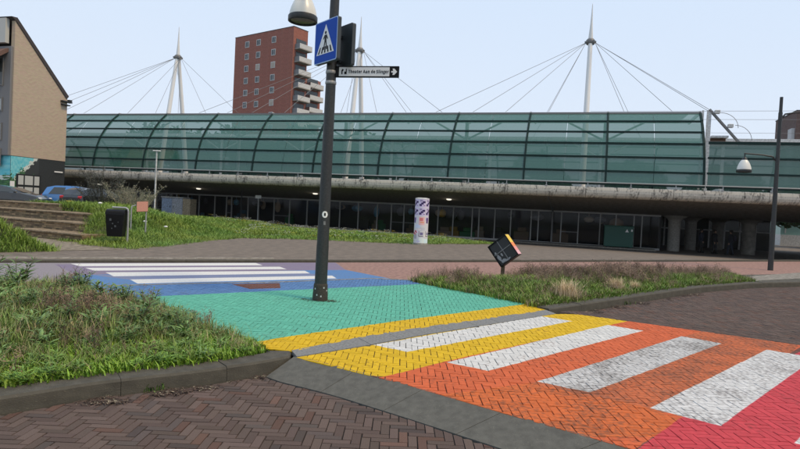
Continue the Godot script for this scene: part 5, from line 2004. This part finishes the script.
# a broad-leaved weed: leaves in whorls up several stems
func weed_parts(r: RandomNumberGenerator, stems: int, h: float, leaf: float) -> Array:
	var st := MB.new(); var lf := MB.new()
	for s in stems:
		var a := r.randf() * TAU
		var root := Vector3(cos(a), 0, sin(a)) * 0.04 * r.randf()
		var hh := h * r.randf_range(0.6, 1.0)
		var tip := root + Vector3(cos(a) * hh * 0.35, hh, sin(a) * hh * 0.35)
		st.tube([root - Vector3(0, 0.02, 0), root.lerp(tip, 0.5) + Vector3(0, 0.03, 0), tip], [0.006, 0.005, 0.003], 5, false)
		var n := int(hh / 0.022)
		for k in n:
			var f := float(k) / n
			var p := root.lerp(tip, f) + Vector3(0, 0.03 * sin(f * PI), 0)
			var b := k * 2.4 + r.randf() * 0.6
			var out := Vector3(cos(b), 0, sin(b))
			var side := Vector3(-sin(b), 0, cos(b))
			var L := leaf * (1.0 - 0.55 * f) * r.randf_range(0.75, 1.2)
			var rise := r.randf_range(0.3, 0.9)
			var mid := p + (out + Vector3(0, rise, 0)) * L * 0.5
			var end := p + (out * 1.05 + Vector3(0, rise * 0.65, 0)) * L
			var g := r.randf_range(0.7, 1.25)
			lf.col = Color(0.12 * g, 0.205 * g, 0.06 * g)
			var wd := L * 0.13
			lf.tri(p, mid + side * wd - Vector3(0, wd * 0.4, 0), mid)
			lf.tri(p, mid, mid - side * wd - Vector3(0, wd * 0.4, 0))
			lf.tri(mid, mid + side * wd - Vector3(0, wd * 0.4, 0), end)
			lf.tri(mid, end, mid - side * wd - Vector3(0, wd * 0.4, 0))
	return [st.mesh(), lf.mesh()]

# scatter copies of a mesh over a polygon
func scatter(called: String, label: String, cat: String, mesh: Mesh, m: Material, poly: PackedVector2Array, count: int, y: Callable, tint: Callable, s0: float, s1: float, seed_: int, keep = null) -> void:
	var r := RandomNumberGenerator.new()
	r.seed = seed_
	var lo := poly[0]; var hi := poly[0]
	for q in poly:
		lo = lo.min(q); hi = hi.max(q)
	var xf := []; var cs := []
	var tries := 0
	while xf.size() < count and tries < count * 12:
		tries += 1
		var q := Vector2(r.randf_range(lo.x, hi.x), r.randf_range(lo.y, hi.y))
		if not Geometry2D.is_point_in_polygon(q, poly): continue
		var s := r.randf_range(s0, s1)
		if keep != null:
			var kk: float = keep.call(q)
			if r.randf() > kk: continue
			s *= 0.6 + 0.4 * kk
		var b := Basis(Vector3.UP, r.randf() * TAU).scaled(Vector3(s, s * r.randf_range(0.8, 1.25), s))
		xf.append(Transform3D(b, Vector3(q.x, y.call(q.x, q.y), q.y)))
		cs.append(tint.call(q, r))
	var mm := MultiMesh.new()
	mm.transform_format = MultiMesh.TRANSFORM_3D
	mm.use_colors = true
	mm.mesh = mesh
	mm.instance_count = xf.size()
	for k in xf.size():
		mm.set_instance_transform(k, xf[k])
		mm.set_instance_color(k, cs[k])
	var o := MultiMeshInstance3D.new()
	o.name = numbered(called)
	o.multimesh = mm
	o.material_override = m
	add_child(o)
	tag(o, label, cat, "", "stuff")

func build_plants() -> void:
	var r := RandomNumberGenerator.new()
	r.seed = 404
	var patch := FastNoiseLite.new()
	patch.seed = 9; patch.frequency = 0.55; patch.fractal_octaves = 2
	var bed_l := v2([-5.75, -2.1, -3.80, -3.86, -3.11, -4.52, -2.6, -4.98, -1.93, -5.45, -1.52, -5.80, -1.40, -6.05, -1.56, -6.38, -2.55, -7.33, -3.45, -8.20, -4.45, -8.62, -5.2, -9.6, -6.8, -8.6, -9.6, -6.6, -11, -3, -10, -1.5])
	var bed_r := v2([2.44, -9.95, 2.32, -10.25, 1.66, -11.12, 0.46, -12.6, 0.4, -13.05, 1.2, -13.25, 10.5, -18.45, 10.2, -16.6, 9.55, -16.2, 7.3, -14.52, 5.27, -12.62, 3.65, -11.05])
	var soil_y := func(x: float, z: float) -> float: return 0.0
	var hl := func(x: float, z: float) -> float: return -0.015 + 0.10 * smoothstep(0.0, 1.4, edge_distance(Vector2(x, z), bed_l))
	var hr := func(x: float, z: float) -> float: return -0.01 + 0.12 * smoothstep(0.0, 1.3, edge_distance(Vector2(x, z), bed_r))
	for q in [["planting_bed_left", bed_l, hl], ["planting_bed_right", bed_r, hr]]:
		var mb := MB.new()
		var poly: PackedVector2Array = q[1]
		sheet_cells(mb, poly, q[2], 0.3)
		struct(q[0], mb, M.soil)
	# --- left bed: lush low growth by the kerb, longer grass behind, some dry stalks
	var lush := func(q: Vector2, g: RandomNumberGenerator) -> Color:
		var f := g.randf_range(0.7, 1.2)
		var n := patch.get_noise_2d(q.x, q.y)
		return Color((0.25 + 0.06 * n) * f, (0.40 + 0.02 * n) * f, 0.035 * f)
	var dull := func(q: Vector2, g: RandomNumberGenerator) -> Color:
		var f := g.randf_range(0.65, 1.2)
		var k := g.randf()
		if k < 0.26: return Color(0.38 * f, 0.32 * f, 0.17 * f)
		if k < 0.45: return Color(0.20 * f, 0.22 * f, 0.08 * f)
		return Color(0.20 * f, 0.30 * f, 0.06 * f)
	var brown := func(_q: Vector2, g: RandomNumberGenerator) -> Color:
		var f := g.randf_range(0.6, 1.25)
		return Color(0.25 * f, 0.175 * f, 0.12 * f)
	var front := func(q: Vector2) -> float:
		var d := INF
		for e in [[Vector2(-5.75, -2.1), Vector2(-2.6, -4.98)], [Vector2(-2.6, -4.98), Vector2(-1.4, -6.05)]]:
			d = min(d, q.distance_to(Geometry2D.get_closest_point_to_segment(q, e[0], e[1])))
		return clamp(1.15 - d / 1.1, 0.10, 1.0)
	var back := func(q: Vector2) -> float: return clamp(1.1 - front.call(q) + 0.35 * patch.get_noise_2d(q.x, q.y), 0.12, 1.0)
	scatter("grass", "short bright green leafy grass along the kerb of the left bed", "grass", tuft(r, 18, 0.04, 0.11, 0.013, 0.04, 1.0), M.leaf, bed_l, 6500, hl, lush, 0.7, 1.3, 1, front)
	scatter("grass", "longer mixed green and straw grass in the left bed", "grass", tuft(r, 14, 0.10, 0.26, 0.008, 0.04, 0.7), M.leaf, bed_l, 5200, hl, dull, 0.6, 1.25, 2, back)
	scatter("grass", "fine tangled grass in the left bed", "grass", tuft(r, 12, 0.08, 0.2, 0.006, 0.05, 1.4), M.leaf, bed_l, 3000, hl, dull, 0.7, 1.3, 3)
	var clump := func(q: Vector2) -> float: return clamp(patch.get_noise_2d(q.x * 1.3 + 50, q.y * 1.3) * 2.2, 0.0, 1.0) * back.call(q)
	scatter("dry_weeds", "dry brown weed stalks in the left bed", "weeds", stalks(r, 7, 0.12, 0.34, 0.05, true), M.dry, bed_l, 420, hl, brown, 0.7, 1.2, 4, clump)
	var ros := weed_parts(r, 5, 0.20, 0.15)
	scatter("ground_plants", "low leafy plants covering the left bed", "plants", ros[1], M.leaf, bed_l, 900, hl, func(q, g): return Color(1, 1, 1) * g.randf_range(0.8, 1.5), 0.6, 1.25, 17, back)
	scatter("ground_plants", "low leafy plants along the front of the left bed", "plants", ros[1], M.leaf, bed_l, 500, hl, func(q, g): return Color(1.25, 1.35, 0.8) * g.randf_range(0.8, 1.4), 0.4, 0.75, 18, front)
	# broad-leaved weeds, each a plant
	var variants := []
	for k in 4: variants.append(weed_parts(r, 6 + k, 0.36 + 0.05 * k, 0.20))
	var wl := ["tall leafy green weed in the left bed", "spreading leafy green weed in the left bed"]
	for q in [[-2.85, -6.40, 1.15, 0], [-2.6, -6.65, 0.8, 1], [-4.05, -8.1, 1.2, 0], [-3.75, -8.0, 0.95, 1], [-5.95, -9.1, 1.2, 2], [-2.3, -6.35, 0.7, 3], [-3.3, -7.75, 0.8, 2], [-5.9, -8.3, 1.25, 3], [-6.2, -8.6, 1.1, 0], [-5.55, -8.4, 0.95, 1], [-4.9, -9.0, 0.9, 2], [-5.3, -7.2, 1.0, 3], [-4.4, -6.9, 0.85, 1], [-3.6, -6.3, 0.7, 2], [-3.1, -7.3, 0.75, 0], [-4.7, -6.2, 0.75, 3], [-4.95, -8.8, 0.9, 1]]:
		var v: Array = variants[q[3]]
		var t := thing("leafy_weed", wl[0 if q[2] > 0.88 else 1], "weed", Vector3(q[0], hl.call(q[0], q[1]), q[1]), r.randf() * TAU, "leafy weeds in the left bed " + ("tall" if q[2] > 0.88 else "low"))
		t.scale = Vector3.ONE * q[2]
		part_mesh("stems", v[0], mat(lin(0.12, 0.10, 0.05), 0.8), t)
		part_mesh("leaves", v[1], M.leaf, t)
	var rlush := func(q: Vector2, g: RandomNumberGenerator) -> Color:
		var f := g.randf_range(0.6, 1.15)
		var n := patch.get_noise_2d(q.x, q.y)
		if g.randf() < 0.22: return Color(0.26 * f, 0.21 * f, 0.11 * f)
		return Color((0.19 + 0.05 * n) * f, (0.30 + 0.03 * n) * f, 0.04 * f)
	# --- right bed: green below, brown dead stalks along the back
	scatter("grass", "bright green grass under the dead stalks of the right bed", "grass", tuft(r, 18, 0.05, 0.14, 0.010, 0.06, 1.0), M.leaf, bed_r, 7000, hr, rlush, 0.8, 1.4, 5)
	var rb := func(q: Vector2) -> float:
		# more stalks away from the refuge, and towards the back
		var along_ := (q - Vector2(2.5, -9.8)).dot(Vector2(0.74, -0.67)); var deep := (q - Vector2(2.5, -9.8)).dot(Vector2(-0.67, -0.74))
		return smoothstep(0.4, 1.3, q.distance_to(Vector2(2.5, -13.2))) * clamp(0.02 + 0.8 * smoothstep(1.0, 6.0, along_ + deep * 0.6) * smoothstep(0.5, 1.9, deep) + 0.4 * patch.get_noise_2d(q.x, q.y), 0.0, 1.0)
	var rbrown := func(_q: Vector2, g: RandomNumberGenerator) -> Color:
		var f := g.randf_range(0.6, 1.3)
		return Color(0.29 * f, 0.205 * f, 0.155 * f)
	scatter("dry_weeds", "mass of dead brown weed stalks in the right bed", "weeds", stalks(r, 8, 0.15, 0.40, 0.06, true), M.dry, bed_r, 1050, hr, rbrown, 0.75, 1.2, 6, rb)
	scatter("grass", "straw coloured grass among the dead stalks of the right bed", "grass", tuft(r, 12, 0.15, 0.34, 0.008, 0.06, 0.8), M.leaf, bed_r, 900, hr, dull, 0.8, 1.3, 7, rb)
	# pale straw tufts
	for q in [[3.22, -10.95, 0.95, "pale straw coloured grass tuft standing in the right bed near the yellow paint"], [4.75, -12.6, 0.75, "small pale straw tuft lying in the right bed among brown stalks"], [5.3, -12.95, 0.55, "smallest pale straw tuft in the right bed among brown stalks"]]:
		var t := thing("straw_tuft", q[3], "grass tuft", Vector3(q[0], hr.call(q[0], q[1]), q[1]))
		t.scale = Vector3.ONE * q[2]
		var mesh := tuft(r, 420, 0.25, 0.55, 0.007, 0.10, 0.75)
		var m := mat(lin(0.66, 0.52, 0.35), 0.85)
		m.vertex_color_use_as_albedo = true
		part_mesh("blades", mesh, m, t)
	# --- banks
	var bh := func(x: float, z: float) -> float: return bank_h(x, z, bank_poly) - 0.01
	var ch := func(x: float, z: float) -> float: return bank_h(x, z, corner_poly) - 0.01
	var bank_tint := func(q: Vector2, g: RandomNumberGenerator) -> Color:
		var f := g.randf_range(0.65, 1.25)
		var n := patch.get_noise_2d(q.x * 0.7, q.y * 0.7)
		return Color((0.20 + 0.07 * n) * f, (0.31 + 0.03 * n) * f, 0.042 * f)
	scatter("grass", "rough green grass on the bank by the litter bin", "grass", tuft(r, 22, 0.06, 0.19, 0.011, 0.09, 1.0), M.leaf, v2([-10.6, -18.3, -9.1, -17.3, -7.69, -16.70, -7.3, -19.0, -7.23, -21.1, -6.73, -24.5, -6.5, -28, -16, -30, -18, -24.5, -15.0, -21.9, -11.9, -19.8]), 9500, bh, bank_tint, 0.7, 1.3, 8)
	scatter("grass", "green grass strip before the shop windows", "grass", tuft(r, 20, 0.06, 0.18, 0.016, 0.14, 1.0), M.leaf, v2([-6.9, -23.0, -6.73, -24.5, -3.57, -25.9, 0.64, -26.4, 2.5, -28.6, 4.36, -31.3, 6.2, -35.2, 4.5, -40.3, -4, -43, -15, -46, -17, -30]), 11000, bh, bank_tint, 0.8, 1.4, 9)
	scatter("grass", "long green grass on the corner mound by the earth path", "grass", tuft(r, 22, 0.08, 0.22, 0.013, 0.08, 1.0), M.leaf, corner_poly, 4500, ch, bank_tint, 0.8, 1.4, 10)
	scatter("grass", "grass along the top of the brick terrace", "grass", tuft(r, 16, 0.10, 0.24, 0.02, 0.08, 0.9), M.leaf, v2([-9.6, -20.4, -18, -24.2, -20, -28, -9, -27]), 2600, bh, bank_tint, 0.7, 1.2, 11)
	# little white and yellow flowers in the strip
	var fl := MB.new()
	for k in 6:
		var c := Vector3(r.randfn() * 0.12, 0.16 + r.randf() * 0.08, r.randfn() * 0.12)
		fl.lathe([[0.0, 0.0], [0.014, 0.005], [0.022, 0.011], [0.0, 0.014]], 7, Transform3D(Basis.IDENTITY, c))
	var ftint := func(_q: Vector2, g: RandomNumberGenerator) -> Color: return Color(0.75, 0.75, 0.68) if g.randf() < 0.7 else Color(0.7, 0.5, 0.04)
	scatter("flowers", "small white and yellow flowers in the grass strip", "flowers", fl.mesh(), M.dry, v2([-6.9, -24.6, -3.57, -26.2, 0.64, -26.8, 2.3, -28.8, 4.0, -31.5, 5.6, -35.2, -4, -41, -14, -43]), 420, bh, ftint, 0.7, 1.3, 12)
	for q in [[-9.3, -21.2, "white flower head in the bank grass behind the notice panel"], [-8.7, -21.6, "white flower head in the bank grass between bin and notice panel"], [-10.7, -20.7, "pale flower head at the top of the terrace steps beside the bin"], [-11.3, -21.4, "pale flower head at the top of the terrace steps behind the caps"]]:
		var t := thing("white_flower", q[2], "flower", Vector3(q[0], bh.call(q[0], q[1]), q[1]))
		var mb := MB.new()
		mb.tube([Vector3(0, -0.02, 0), Vector3(0.02, 0.34, 0)], [0.008], 5)
		part("stem", mb, mat(lin(0.08, 0.13, 0.03), 0.8), t)
		mb = MB.new()
		mb.lathe([[0.0, 0.32], [0.05, 0.335], [0.075, 0.36], [0.05, 0.385], [0.0, 0.395]], 9, Transform3D(Basis.IDENTITY, Vector3(0.02, 0, 0)))
		part("bloom", mb, M.white, t)
	# --- shrubs on the bank: one dark and tall, one pale and twiggy
	shrub("grey_shrub", "dark bare twiggy shrub on the bank above the litter bin", Vector3(-13.1, 0.55, -25.4), 2.3, 1.5, Color(0.07, 0.065, 0.055), Color(0.085, 0.09, 0.07), 70)
	shrub("grey_shrub", "pale grey straggly shrub on the bank behind the notice panel", Vector3(-11.5, 0.55, -24.8), 1.55, 1.9, Color(0.30, 0.27, 0.21), Color(0.22, 0.22, 0.15), 71)
	shrub("grey_shrub", "low pale straggly shrub between the other two shrubs on the bank", Vector3(-12.1, 0.45, -26.6), 1.4, 1.6, Color(0.26, 0.23, 0.17), Color(0.16, 0.18, 0.09), 72)
	# --- fallen leaves and dirt along the kerbs
	var lf := MB.new()
	for k in 5:
		var c := Vector3(r.randfn() * 0.02, 0.006 + r.randf() * 0.012, r.randfn() * 0.02)
		var a := r.randf() * TAU
		var x := Vector3(cos(a), r.randf_range(-0.3, 0.3), sin(a)) * r.randf_range(0.012, 0.024)
		var z := Vector3(-sin(a), r.randf_range(-0.3, 0.3), cos(a)) * r.randf_range(0.006, 0.012)
		lf.quad(c - x, c - z, c + x, c + z)
	var ltint := func(_q: Vector2, g: RandomNumberGenerator) -> Color:
		var f := g.randf_range(0.4, 1.2)
		return Color(0.085 * f, 0.055 * f, 0.038 * f) if g.randf() < 0.85 else Color(0.32 * f, 0.27 * f, 0.19 * f)
	scatter("fallen_leaves", "brown fallen leaves lying along the left kerb", "leaves", lf.mesh(), M.dry, v2([-2.7, -4.50, -2.42, -4.76, -1.73, -5.18, -1.25, -5.6, -1.18, -5.45, -1.55, -5.15, -2.2, -4.62]), 420, func(_x, _z): return -0.119, ltint, 0.35, 1.0, 13, func(q): return clamp(0.5 + 1.0 * patch.get_noise_2d(q.x * 5, q.y * 5), 0.0, 1.0))
	scatter("fallen_leaves", "brown leaf litter lying along the right kerb", "leaves", lf.mesh(), M.dry, v2([2.95, -9.9, 3.84, -10.8, 5.46, -12.38, 7.5, -14.27, 7.6, -14.1, 5.6, -12.2, 3.9, -10.5, 3.1, -9.8]), 600, func(_x, _z): return -0.095, ltint, 0.9, 1.8, 14, func(q): return clamp(0.4 + 1.4 * patch.get_noise_2d(q.x * 3, q.y * 3), 0.0, 1.0))
	scatter("dead_moss", "dark moss and dirt round the foot of the lamp post", "moss", lf.mesh(), M.dry, v2([-1.7, -9.55, -1.3, -9.40, -0.95, -9.42, -0.9, -9.52, -1.3, -9.75]), 110, func(_x, _z): return 0.001, func(_q, g): return Color(0.06, 0.05, 0.025) * g.randf_range(0.6, 1.4), 0.5, 1.0, 15)
	scatter("dead_moss", "dry plant debris spilt on the teal paving beside the left bed", "debris", lf.mesh(), M.dry, v2([-4.6, -8.9, -3.6, -8.6, -2.6, -7.9, -2.5, -7.5, -3.4, -8.25, -4.4, -8.65]), 150, func(_x, _z): return 0.001, ltint, 0.6, 1.4, 16)
	# small weeds in the gutter
	for q in [[-2.05, -5.03, "small green weed growing in the leaves at the left kerb"], [4.6, -11.62, "small green weed growing at the foot of the right kerb"]]:
		var t := thing("gutter_weed", q[2], "weed", Vector3(q[0], -0.12 if q[0] < 0 else -0.09, q[1]))
		part_mesh("leaves", tuft(r, 40, 0.03, 0.10, 0.012, 0.05, 1.0), _green(), t)

func _green() -> StandardMaterial3D:
	var m := mat(lin(0.10, 0.17, 0.03), 0.7)
	m.vertex_color_use_as_albedo = true
	return m

func shrub(called: String, label: String, at: Vector3, h: float, w: float, twig: Color, leaf: Color, seed_: int) -> void:
	var r := RandomNumberGenerator.new()
	r.seed = seed_
	var t := thing(called, label, "shrub", at, 0.0, "straggly shrubs on the bank")
	var st := MB.new(); var tw := MB.new(); var lf := MB.new()
	st.col = twig
	for k in 26:
		var a := r.randf() * TAU
		var out := Vector3(cos(a), 0, sin(a))
		var hh := h * r.randf_range(0.55, 1.0)
		var tip := out * w * r.randf_range(0.2, 0.75) + Vector3(0, hh, 0)
		var mid := tip * 0.5 + Vector3(r.randfn(), 0, r.randfn()) * 0.08 + Vector3(0, hh * 0.1, 0)
		st.tube([out * 0.05 - Vector3(0, 0.3, 0), mid, tip], [0.016, 0.011, 0.004], 5, false)
		for e in 22:
			var f := r.randf_range(0.25, 1.0)
			var p := mid.lerp(tip, (f - 0.5) * 2) if f > 0.5 else mid * f * 2
			var q := p + Vector3(r.randfn(), r.randf_range(0.2, 1.6), r.randfn()).normalized() * r.randf_range(0.10, 0.32)
			var g := r.randf_range(0.7, 1.3)
			tw.col = Color(twig.r * g, twig.g * g, twig.b * g)
			tw.tube([p, q], [0.005, 0.003], 3, false)
			for c in 5:
				var o := p.lerp(q, r.randf()) + Vector3(r.randfn(), r.randfn(), r.randfn()) * 0.03
				var x := Vector3(r.randfn(), r.randfn(), r.randfn()).normalized() * 0.022
				var y := x.cross(Vector3(r.randfn(), r.randfn(), r.randfn())).normalized() * 0.014
				g = r.randf_range(0.6, 1.4)
				lf.col = Color(leaf.r * g, leaf.g * g, leaf.b * g)
				lf.quad(o - x, o - y, o + x, o + y)
	part("stems", st, M.dry, t)
	part("twigs", tw, M.dry, t)
	part("leaves", lf, M.leaf, t)
